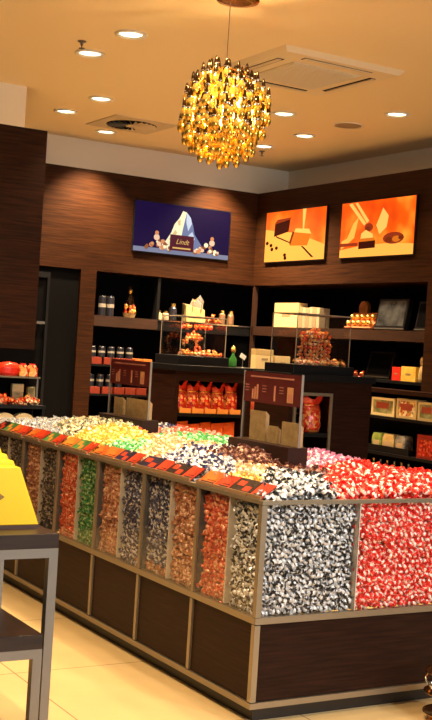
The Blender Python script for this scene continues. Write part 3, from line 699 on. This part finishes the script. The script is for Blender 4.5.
for i in range(36):
    x = random.uniform(2.30, 2.70)
    truffle((x, random.uniform(4.88, 4.93), 1.438+(.02 if i % 4 == 0 else 0)), .95, 'loose wrapped truffle scattered on the base of the farther case', 'loose truffles in the farther case', random.choice((1, 2, 3, 4)))
b = MB(); b.ball((0, 0, .028), .028, 0, 14); o = b.obj('large_truffle', mat('truffle orange', (.9, .28, .05)), None, (2.655, 3.17, 1.42), smooth=True); tag(o, 'large round orange truffle ball beside the square vase', 'truffle')
t = thing('raised_tray', 'clear raised tray of red sweets over the jar in the farther case', 'tray', (2.57, 5.06, 1.42))
b = MB().box(-.16, .14, -.04, .12, .232, .238)
for x in (-.155, .135):
    for y in (-.035, .115): b.box(x-.004, x+.004, y-.004, y+.004, 0, .232)
b.obj('stand', ACRY, t)
for i in range(20):
    truffle((2.57+random.uniform(-.14, .12), 5.06+random.uniform(-.02, .08), 1.42+.255), .95, 'wrapped sweet lying on the raised tray in the farther case', 'sweets on the raised tray', random.choice((1, 2, 4)))
for k, (px, lb) in enumerate(((355.5, 'left of two red truffles lying beside the nearer glass case'), (361.5, 'right of two red truffles lying beside the nearer glass case'))):
    q = ony(px, 374+2*k, 3.08); truffle((q.x, 3.08, 1.372), 1.15, lb, 'red truffles on the near countertop', 1)
# green bottle and tag, cream boxes on island tops
t = thing('bottle', 'small green bottle with golden top on the farther island', 'bottle', (2.86, 4.95, 1.34))
MB().lathe([(.034, 0), (.036, .01), (.036, .07), (.014, .105), (.012, .13)], 18).obj('body', mat('green bottle glass', (.03, .16, .03), .12), t, smooth=True)
MB().lathe([(.016, .131), (.024, .15), (.02, .175), (.0005, .19)], 14, cap=False).obj('stopper', GOLD, t, smooth=True)
t = thing('price_tag', 'tilted white price tag beside the green bottle', 'tag', (2.945, 4.92, 1.34))
MB().lathe([(.015, 0), (.003, .008), (.003, .08)], 10).obj('stem', STEEL, t); MB().box(-.03, .03, -.002, .002, -.02, .02, 0, Matrix.Translation((0, 0, .10)) @ Matrix.Rotation(.5, 4, 'Y')).obj('card', WHITEP, t)
CREAM = mat('cream gift carton', (.80, .62, .30), .4); CREAM2 = mat('tan gift lid', (.55, .40, .18), .4)
def carton(name, loc, w_, d_, h, label, m1, m2=None, grp=None, cat='gift box', rz=0., lid=.3, emb=True):
    """front towards -y (local); m2 lid band on the upper part, small emblem plate"""
    t = thing(name, label, cat, loc, rz, grp)
    hl = h*(1-lid)
    MB().box(-w_/2, w_/2, 0, d_, 0, hl if m2 else h).obj('carton', m1, t, bevel=.002)
    if m2: MB().box(-w_/2-.001, w_/2+.001, -.001, d_+.001, hl, h).obj('lid', m2, t, bevel=.002)
    if emb: MB().box(-w_*.18, w_*.18, -.0025, -.0012, h*.45, h*.55).obj('emblem', mat('emblem grey', (.35, .25, .13), .4), t)
    return t
carton('gift_box', (3.15, 4.88, 1.34), .18, .09, .175, 'cream gift box on the farther island left of the nearer glass case', CREAM, CREAM2)
carton('gift_box', (3.36, 4.90, 1.34), .16, .08, .125, 'lower cream gift box on the farther island seen through the nearer case', CREAM, None)

# ------------------------------------------------------------------ goods on the back shelving
TIN = mat('dark tin', (.02, .02, .03), .3, .3)
def tin(x, z, h, r, label, grp, y=6.22):
    t = thing('candy_tin', label, 'tin', (x, y, z), 0, grp)
    MB().lathe([(r*.97, 0), (r, .004), (r, h*.92), (r*.9, h*.96)], 18).obj('body', TIN, t)
    MB().lathe([(r*.93, h*.96), (r*.93, h), (r*.5, h+.004)], 18).obj('lid', CHROME, t)
    MB().lathe([(r+.001, h*.42), (r+.001, h*.6)], 18, cap=False).obj('label_band', mat('silver band', (.5, .46, .38), .3, .5), t)
ORD = ['leftmost', 'second', 'third', 'fourth', 'fifth']
REDBOX = mat('red orange box', (.20, .028, .014), .4)
for k in range(5):
    x = 2.075+.098*k; tin(x, 1.345, .105, .034, ORD[k]+' dark banded tin from the left on the upper tin row', 'tins on the upper tin row')
for k, x in enumerate((2.115, 2.245, 2.36, 2.47)):
    o = MB().box(-.052, .052, 0, .2, 0, .065).obj('red_carton', REDBOX, None, (x-.005, 6.18, 1.28), bevel=.002); tag(o, ORD[k]+' flat red box from the left under the upper tin row', 'box', 'red boxes under the upper tins')
for k in range(4):
    x = 2.075+.098*k; tin(x, 1.065, .12, .034, ORD[k]+' dark banded tin from the left on the lower tin row', 'tins on the lower tin row')
for k, x in enumerate((2.115, 2.245, 2.37, 2.49, 2.61)):
    o = MB().box(-.052, .052, 0, .2, 0, .065).obj('red_carton', REDBOX, None, (x-.005, 6.18, 1.0), bevel=.002); tag(o, ORD[k]+' flat red box from the left under the lower tin row', 'box', 'red boxes under the lower tins')
for k, x in enumerate((2.15, 2.235)):
    tin(x, 1.74, .19, .036, ('left' if k == 0 else 'right')+' tall dark jar of two on the top back shelf', 'tall jars on the top back shelf')
for k, x in enumerate((2.55, 2.66)):
    o = MB().box(-.05, .05, 0, .15, 0, .07).obj('orange_carton', mat('orange box', (.5, .16, .03), .4), None, (x, 6.2, 1.28), bevel=.002); tag(o, ('left' if k == 0 else 'right')+' orange box behind the top of the farther sign', 'box', 'orange boxes on the back shelf')
def gift_basket(loc, label):
    t = thing('gift_basket', label, 'gift basket', loc)
    MB().lathe([(.05, 0), (.065, .04), (.07, .045)], 18).obj('basket', CREAM2, t)
    b = MB(); r_ = random.Random(5)
    for k in range(14): b.ball((r_.uniform(-.05, .05), r_.uniform(-.05, .03), .05+r_.uniform(0, .07)), .017, k % 3, 8)
    b.obj('sweets', TF[:3], t, smooth=True)
    vs = MB(); vs.lathe([(.068, .04), (.072, .12), (.04, .2), (.01, .25), (.03, .30), (.034, .31)], 14, cap=False); vs.obj('film', ACRY, t, smooth=True)
    MB().ball((0, 0, .25), .02, 0, 10).obj('bow', GOLD, t)
gift_basket((2.46, 6.26, 1.74), 'golden cellophane gift basket on the top back shelf left')
JAR = mat('pale jar', (.55, .45, .3), .3)
def jar(loc, r, h, label, m1, m2, grp=None):
    t = thing('sweet_jar', label, 'jar', loc, 0, grp)
    MB().lathe([(r*.9, 0), (r, .01), (r, h*.7), (r*.6, h*.82)], 16).obj('body', m1, t, smooth=False); MB().lathe([(r*.65, h*.82), (r*.65, h), (r*.3, h*1.02)], 14).obj('lid', m2, t)
for k, x in enumerate((2.775, 2.85)): jar((x, 6.25, 1.74), .034, .09, ('left' if k == 0 else 'right')+' small pale jar on the top back shelf beside the divider', JAR, GOLD, 'small pale jars on the top back shelf')
jar((2.93, 6.25, 1.74), .04, .17, 'dark figure jar with gold lid left of the gold bag', TIN, GOLD)
GB = noisy('gold paper bag', (.55, .38, .14), (.85, .65, .32), (1, 1, 1), 25, 3, rough=.35, metal=.3)
t = thing('gift_bag', 'large boxy golden gift bag with slanted top over the farther case', 'gift bag', (3.17, 6.24, 1.74))
MB().add([(-.11, -.04, 0), (.11, -.04, 0), (.11, .06, 0), (-.11, .06, 0), (-.115, -.035, .17), (.10, -.035, .13), (.10, .055, .15), (-.115, .055, .19)],
         [(3, 2, 1, 0), (4, 5, 6, 7), (0, 1, 5, 4), (1, 2, 6, 5), (2, 3, 7, 6), (3, 0, 4, 7)]).obj('bag', GB, t, bevel=.006)
MB().add([(-.06, 0, .17), (.09, 0, .14), (.115, .02, .22), (.06, .01, .28), (.02, .02, .215), (-.02, .015, .24)], [(0, 1, 2, 3, 4, 5), (5, 4, 3, 2, 1, 0)]).obj('tissue', mat('silver tissue', (.45, .42, .36), .3, .4), t)
MB().tube([(-.05, -.045, .10), (-.05, -.05, .20), (0, -.05, .245), (.05, -.05, .20), (.05, -.045, .10)], .004, 6).obj('handle', GOLD, t)
for i in range(26):
    a = random.uniform(-1, 1); truffle((3.37+.10*a, 6.22+random.uniform(0, .05), 1.757+random.uniform(0, .075)*(1-abs(a))), .9, 'wrapped truffle in the pile right of the golden gift bag', 'truffles piled on the back shelf', random.choice((1, 2, 4, 3)))
for k, x in enumerate((3.50, 3.60)):
    jar((x, 6.25, 1.74), .033, .14, ('left' if k == 0 else 'right')+' golden topped jar of two near the room corner', mat('brown jar', (.22, .12, .06), .3), GOLD, 'golden topped jars near the corner')

# goods on the right shelving (front faces -x, so rz=-90deg)
R90 = -PI/2
def rp(px, py, X=3.85): return onx(px, py, X)
carton('gift_box', (3.85, 5.62, 1.745), .42, .10, .24, 'large cream gift box with tan upper band on the right wall shelf', CREAM, CREAM2, rz=R90, lid=.35)
for k in range(6):
    o = MB().box(-.026, .026, 0, .12, 0, .20-.004*(k % 3)).obj('slim_box', mat('grey tan carton '+str(k % 2), ((.30, .22, .13), (.40, .31, .19))[k % 2], .5), None, (3.85, 5.375-.057*k, 1.745), R90, bevel=.002)
    tag(o, ['first slim grey box right beside the cream gift box', 'second slim grey box from the cream gift box', 'third slim grey box from the cream gift box', 'fourth slim grey box from the cream gift box', 'fifth slim grey box from the cream gift box', 'last slim grey box of the row, farthest from the cream box'][k], 'box', 'slim grey boxes on the right wall shelf')
t = thing('truffle_tray', 'slanted tray of glowing gold truffles on the right wall shelf', 'tray', (3.86, 4.46, 1.745), R90)
M = Matrix.Rotation(.95, 4, 'X')
MB().box(-.19, .19, 0, .17, 0, .015, 0, M).box(-.19, .19, .16, .17, .015, .03, 0, M).box(-.19, .19, .0, .01, .015, .03, 0, M).obj('tray', mat('copper tray', (.45, .14, .04), .35, .4), t)
for k in range(10):
    c = M @ Vector((-.15+.075*(k % 5), .045+.07*(k//5), .036)); MB().ball(tuple(c), .026, 0, 12).obj('truffle_cup', GOLD, t, smooth=True)
t = thing('round_tin', 'round copper tin standing on edge above the gold truffle tray', 'tin', (3.99, 4.60, 1.745), R90)
MB().lathe([(.062, -.02), (.067, -.015), (.067, .015), (.062, .02)], 28, M=Matrix.Translation((0, .03, .20)) @ Matrix.Rotation(PI/2, 4, 'X')).obj('tin', mat('copper tin', (.55, .22, .07), .3, .5), t)
MB().box(-.09, .09, 0, .08, 0, .108).obj('stand', BLACK, t)
def plaque(loc, w_, h, label, mm, tilt=-.2):
    t = thing('framed_box', label, 'box', loc, R90)
    M = Matrix.Rotation(tilt, 4, 'X')
    MB().box(-w_/2, w_/2, 0, .05, 0, h, 0, M).obj('box', BLACK, t)
    b = MB().box(-w_/2+.02, w_/2-.02, -.003, -.001, .03, h-.02, 0, M); b.obj('cover_picture', mm, t)
    MB().box(-w_/2, w_/2, -.006, .0, 0, .012, 0, M).obj('edge', STEEL, t)
GREYP = noisy('grey cover picture', (.012, .014, .016), (.11, .115, .12), (1, 1, 1), 7, 3, rough=.25)
plaque((3.84, 4.02, 1.755), .40, .27, 'large dark framed box with grey cover leaning on the right wall shelf', GREYP, -.18)
plaque((3.88, 3.63, 1.755), .2, .25, 'narrow black box leaning at the right end of the right wall shelf', MATTE, -.18)
YEL = noisy('yellow gift box', (.75, .42, .05), (.9, .62, .12), (1, 1, 1), 20, 2, rough=.4); REDC = mat('bright red carton', (.70, .025, .012), .35)
carton('gift_box', (3.85, 3.895, 1.32), .11, .10, .115, 'small bright red box on the middle right wall shelf', REDC, None, rz=R90)
carton('gift_box', (3.85, 3.735, 1.32), .19, .10, .125, 'yellow gift box beside the small bright red box', YEL, None, rz=R90)
sweet_bag((3.88, 3.575, 1.32), .09, .08, .19, 'slim golden bag at the right end of the middle shelf', None, R90, GB)
plaque((3.95, 4.28, 1.33), .34, .24, 'dark acrylic box leaning behind the red box on the middle right shelf', MATTE, -.25)
# low cabinet goods: boxes facing the room
def windowbox(loc, w_, h, label, rim, inner, d_=.1, grp=None):
    t = thing('gift_box', label, 'gift box', loc, R90, grp); e = .02
    MB().box(-w_/2, w_/2, .008, d_, 0, h).obj('carton', rim, t)
    MB().box(-w_/2, w_/2, 0, .008, 0, e).box(-w_/2, w_/2, 0, .008, h-e, h).box(-w_/2, -w_/2+e, 0, .008, e, h-e).box(w_/2-e, w_/2, 0, .008, e, h-e).obj('front_frame', rim, t)
    MB().box(-w_/2+e, w_/2-e, .0055, .0075, e, h-e).obj('picture', inner, t)
    MB().box(-w_*.3, w_*.25, .003, .0052, h*.42, h*.75).obj('label_patch', mat('brown red patch', (.33, .06, .03), .4), t)
SWEET = speck('boxed sweets', (.7, .4, .2), [(.85, .6, .2), (.45, .1, .04), (.9, .75, .45), (.6, .3, .1), (.35, .3, .12)], 40)
OLIVE = noisy('olive picture', (.12, .13, .05), (.5, .46, .22), (1, 1, 1), 14, 3, rough=.35)
windowbox((3.62, 3.76, 1.025), .30, .15, 'gold framed gift box with brown label, leftmost on the low cabinet shelf', CREAM, OLIVE, grp='window boxes on the low cabinet')
windowbox((3.62, 3.455, 1.025), .25, .16, 'gift box with bright sweets and brown label in the middle of the low cabinet shelf', CREAM2, SWEET, grp='window boxes on the low cabinet')
windowbox((3.62, 3.21, 1.025), .21, .15, 'duller gift box with brown label at the right of the low cabinet shelf', CREAM2, OLIVE, grp='window boxes on the low cabinet')
t = thing('wooden_tray', 'dark tray holding green and cream packets on the low cabinet', 'tray', (3.62, 3.66, .725), R90)
MB().box(-.27, .27, 0, .13, 0, .012).box(-.27, .27, -.006, 0, 0, .055).box(-.27, -.262, 0, .13, .012, .05).box(.262, .27, 0, .13, .012, .05).obj('tray', BLACK, t)
for k, (y, w_, mm, lb) in enumerate(((3.84, .13, noisy('green packet', (.10, .26, .04), (.55, .70, .18), (1, 1, 1), 18, 2, rough=.35), 'bright green packet in the dark tray'), (3.69, .15, noisy('cream packet', (.75, .50, .15), (.92, .78, .42), (1, 1, 1), 14, 2, rough=.35), 'cream yellow packet in the middle of the dark tray'),
        (3.535, .13, noisy('grey packet', (.12, .12, .13), (.62, .60, .55), (1, 1, 1), 22, 2, rough=.35), 'grey packet at the right of the dark tray'))):
    t = thing('sweet_packet', lb, 'packet', (3.64, y, .7375), R90, 'packets in the dark tray')
    b = MB(); b.prism([(-w_/2, 0), (w_/2, 0), (w_/2, .09), (w_/2-.015, .14), (-w_/2+.02, .14), (-w_/2, .10)], .0, .09); b.obj('packet', mm, t, bevel=.006)
    MB().box(-w_*.3, w_*.3, -.0025, -.0005, .03, .08).obj('label_patch', mat('cream patch', (.8, .6, .35)), t)
t = thing('red_bin', 'dark red box full of red sweets on the right of the low cabinet', 'bin', (3.62, 3.17, .725), R90)
MB().box(-.13, .13, .008, .13, 0, .19).obj('box', mat('dark red lacquer', (.25, .02, .012), .35), t); MB().box(-.11, .11, .002, .007, .02, .15).obj('window', speck('red sweets', (.5, .04, .02), [(.5, .03, .015), (.3, .02, .01), (.65, .1, .05)], 50), t)
MB().box(-.13, .13, 0, .008, .15, .19).box(-.13, .13, 0, .008, 0, .02).box(-.13, -.11, 0, .008, .02, .15).box(.11, .13, 0, .008, .02, .15).obj('rim', mat('dark red lacquer', (.25, .02, .012)), t)
for k in range(6):
    t = thing('small_bottle', ['leftmost small bottle on the bottom of the low cabinet', 'second small bottle from the left on the low cabinet bottom', 'third small bottle from the left on the low cabinet bottom', 'fourth small bottle from the left on the low cabinet bottom', 'fifth small bottle from the left on the low cabinet bottom', 'rightmost small bottle on the bottom of the low cabinet'][k], 'bottle', (3.66, 3.88-.09*k, .56), 0, 'small bottles on the low cabinet bottom')
    MB().lathe([(.022, 0), (.022, .05), (.009, .065), (.009, .08)], 12).obj('bottle', mat(('green bottle glass', 'dark tin', 'red glass')[k % 3], ((.03, .16, .03), (.02, .02, .03), (.35, .03, .02))[k % 3], .15), t)
    MB().lathe([(.011, .0805), (.011, .10)], 10).obj('cap', (GOLD, CHROME)[k % 2], t)

# ------------------------------------------------------------------ rack in front of the left wall
rk = thing('display_rack', 'dark stepped display rack with glass shelf at the left wall', 'display rack', (.3, 4.45, 0))
part(MB().box(-.4, .84, 4.3, 4.58, .0, .78), 'base', WOODC, rk)
part(MB().box(-.4, .84, 4.3, 4.58, .96, .985), 'shelf', BLACK, rk)
part(MB().box(-.4, .80, 4.34, 4.58, 1.185, 1.198), 'glass_shelf', mat('grey shelf glass', (.16, .14, .11), .15), rk)
part(MB().box(-.4, .84, 4.565, 4.585, .78, 1.4), 'back_panel', MATTE, rk)
for x in (-.38, .78): part(MB().box(x, x+.012, 4.36, 4.372, .985, 1.185), 'post', STEEL, rk)
for x in (-.39, .82): part(MB().box(x, x+.02, 4.32, 4.5, .78, .96), 'upright', BLACK, rk)
def oval_tin(loc, label):
    t = thing('oval_tin', label, 'tin', loc, 0, 'red oval tins on the glass shelf')
    MB().lathe([(.07, 0), (.085, .02), (.088, .05), (.088, .055)], 24, sy=.6).obj('body', REDC, t, smooth=False); MB().lathe([(.09, .056), (.09, .075), (.07, .095), (.0005, .105)], 24, sy=.6, cap=False).obj('lid', mat('red lid', (.8, .05, .02), .25), t, smooth=True)
oval_tin((.57, 4.42, 1.198), 'red oval tin beside the small packs on the glass shelf'); oval_tin((.40, 4.40, 1.198), 'red oval tin at the left frame edge on the glass shelf')
RG = speck('red gold pack', (.7, .2, .05), [(.8, .08, .02), (.9, .45, .1), (.9, .6, .3), (.6, .05, .02)], 45)
for k, x in enumerate((.68, .755)):
    t = thing('sweet_pack', ('left' if k == 0 else 'right')+' small red and gold pack on the end of the glass shelf', 'pack', (x, 4.38, 1.198), 0, 'small packs on the glass shelf')
    MB().prism([(-.034, 0), (.034, 0), (.036, .06), (.02, .085), (-.02, .085), (-.036, .06)], 0, .06).obj('pack', RG, t, bevel=.004); MB().box(-.022, .022, .025, .035, .0855, .096).obj('seal', REDC, t)
def pile(cx, cy, z, rx, ry, hh, n_, pal, label, grp):
    for i in range(n_):
        a = random.uniform(0, 6.28); r = math.sqrt(random.random()); h_ = hh*(1-r)
        truffle((cx+rx*r*math.cos(a), cy+ry*r*math.sin(a), z+.016+random.uniform(.3, 1)*h_), 1., label, grp, random.choice(pal))
pile(.53, 4.38, .985, .09, .06, .07, 34, (1, 1, 3, 4), 'red and white wrapped truffle in the left pile on the rack', 'red and white truffles on the rack')
pile(.72, 4.38, .985, .09, .06, .05, 30, (0, 3, 3, 1), 'gold and cream wrapped truffle in the right pile on the rack', 'gold and cream truffles on the rack')
carton('gift_box', (.68, 4.48, .985), .09, .04, .15, 'tan gift box standing behind the gold truffle pile on the rack', CREAM2, CREAM, lid=.4)
carton('gift_box', (.79, 4.48, .985), .06, .04, .13, 'narrow olive gift box at the right end of the rack', OLIVE, None)
def arch_box(loc, label):
    t = thing('arched_box', label, 'gift box', loc, 0, 'cream arched boxes on the rack')
    o_ = [(-.07, 0), (.07, 0), (.07, .10)]+[(.07*math.cos(a), .10+.045*math.sin(a)) for a in [PI*i/10 for i in range(1, 10)]]+[(-.07, .10)]
    MB().prism(o_, .0, .08).obj('box', mat('cream box', (.62, .52, .33), .5), t)
    MB().box(-.045, .045, -.003, -.0005, .0, .07).obj('window', mat('grey window', (.09, .08, .08), .3), t)
    MB().box(-.05, .05, -.003, -.0005, .085, .115).obj('band', mat('pale band', (.80, .70, .46), .5), t)
for x, lb in ((.53, 'left cream arched box of two under the rack shelf'), (.68, 'right cream arched box of two under the rack shelf')): arch_box((x, 4.31, .78), lb)
o = MB().box(0, .12, 0, .2, 0, .86).obj('dark_pedestal', WOODC, None, (.86, 4.34, 0)); tag(o, 'small dark brown pedestal right of the display rack', 'pedestal')

# ------------------------------------------------------------------ nested tables with yellow boxes
def table(label, x1, y0, ztop, th, wd, dp, grp, lw=.034):
    t = thing('display_table', label, 'table', (x1-wd/2, y0+dp/2, 0), 0, grp); zf = ztop-th
    part(MB().box(x1-wd, x1, y0, y0+dp, zf, ztop), 'tabletop', WOODT, t, bevel=.002)
    part(MB().box(x1-wd, x1, y0, y0+lw, zf-lw, zf).box(x1-wd, x1, y0+dp-lw, y0+dp, zf-lw, zf).box(x1-lw, x1, y0+lw, y0+dp-lw, zf-lw, zf).box(x1-wd, x1-wd+lw, y0+lw, y0+dp-lw, zf-lw, zf), 'frame', STEEL, t)
    for x in (x1-wd, x1-lw):
        for y in (y0, y0+dp-lw): part(MB().box(x, x+lw, y, y+lw, 0, zf-lw), 'leg', STEEL, t)
table('taller dark wood table with grey metal legs carrying the yellow boxes', -.887, -.035, .80, .052, 1.0, .56, 'nested tables at the left')
table('lower dark wood table with grey metal legs nested under the taller one', -.928, -.04, .441, .052, .90, .90, 'nested tables at the left')
YB = mat('bright yellow card', (1., .70, .012), .3, spec=.5); YD = mat('brown diamond', (.30, .16, .02), .4)
for k in range(6):
    y = .10+k*.072; sz = .016*k; xc = -1.047
    t = thing('yellow_gift_box', ['front bright yellow sloping box with brown diamond on the taller table', 'second bright yellow box, right behind the front one', 'third bright yellow box in the row', 'fourth bright yellow box in the row', 'fifth bright yellow box in the row', 'last bright yellow box at the back of the row'][k], 'gift box', (xc, y, .80), 0, 'yellow boxes in a row')
    MB().box(-.134, .134, -.006, .065, 0, .012+sz).obj('tray', mat('dark brown tray', (.06, .02, .01), .4), t)
    b = MB(); h = .222; a, c = .134, .05
    b.add([(-a, 0, .012), (a, 0, .012), (c, 0, h), (-c, 0, h), (-a, .065, .012), (a, .065, .012), (c, .055, h), (-c, .055, h)],
          [(0, 1, 2, 3), (5, 4, 7, 6), (1, 5, 6, 2), (4, 0, 3, 7), (3, 2, 6, 7), (4, 5, 1, 0)])
    b.v = [(x, y_, z+sz) for x, y_, z in b.v]; b.obj('box', YB, t, bevel=.002)
    b = MB(); b.add([(-.068, -.001, .115), (-.036, -.001, .093), (-.004, -.001, .115), (-.036, -.001, .137)], [(0, 1, 2, 3)]); b.v = [(x, y_, z+sz) for x, y_, z in b.v]; b.obj('diamond', YD, t)
# brass tiered stand at the lower right frame edge
BR = mat('polished brass', (.75, .42, .13), .2, 1.)
t = thing('tiered_stand', 'brass tiered wire stand in front of the counter at the right edge', 'stand', (.845, -.25, 0))
MB().lathe([(.10, 0), (.10, .008), (.012, .02), (.008, .03), (.008, .34)], 20).obj('pole', BR, t)
for z in (.03, .115, .20):
    MB().lathe([(.01, z), (.112, z+.001), (.120, z+.005), (.120, z+.009), (.112, z+.004), (.01, z+.003)], 28, cap=False).obj('dish', BR, t, smooth=True)
for k in range(6):
    a = k*PI/3+PI; pts = [Vector((.09*math.cos(a)+.03*math.cos(a)*math.sin(s*PI/8), .09*math.sin(a)+.03*math.sin(a)*math.sin(s*PI/8), .125+.075*s/8)) for s in range(9)]
    MB().tube(pts, .004, 6).obj('scroll', CHROME, t)

# ------------------------------------------------------------------ light
wl = bpy.data.worlds.new('World'); SC.world = wl; wl.use_nodes = True
bg = wl.node_tree.nodes['Background']; bg.inputs[0].default_value = (.95, .86, .72, 1); bg.inputs[1].default_value = .08
def hall_light(kind, loc, target, e, size, col=(1., .96, .90)):
    li = bpy.data.lights.new('hall_lamp', kind); li.energy = e; li.color = col
    if kind == 'AREA': li.shape = 'RECTANGLE'; li.size = size[0]; li.size_y = size[1]
    else: li.spot_size = size[0]; li.spot_blend = .6; li.shadow_soft_size = .12
    lo = bpy.data.objects.new('hall_lamp', li); COL.objects.link(lo); lo.location = loc
    lo.rotation_euler = (Vector(target)-Vector(loc)).to_track_quat('-Z', 'Y').to_euler()
hall_light('SPOT', (.4, -4.6, 4.4), (.5, .2, .7), 420, (.62,))
hall_light('SPOT', (1.9, -4.6, 4.4), (1.0, .2, .7), 420, (.62,))
hall_light('AREA', (1.6, -9.5, 2.2), (1.6, 0, 2.2), 300, (6., 2.6))
SC.view_settings.view_transform = 'Standard'; SC.view_settings.look = 'None'; SC.view_settings.gamma = 1; SC.view_settings.exposure = 0.2
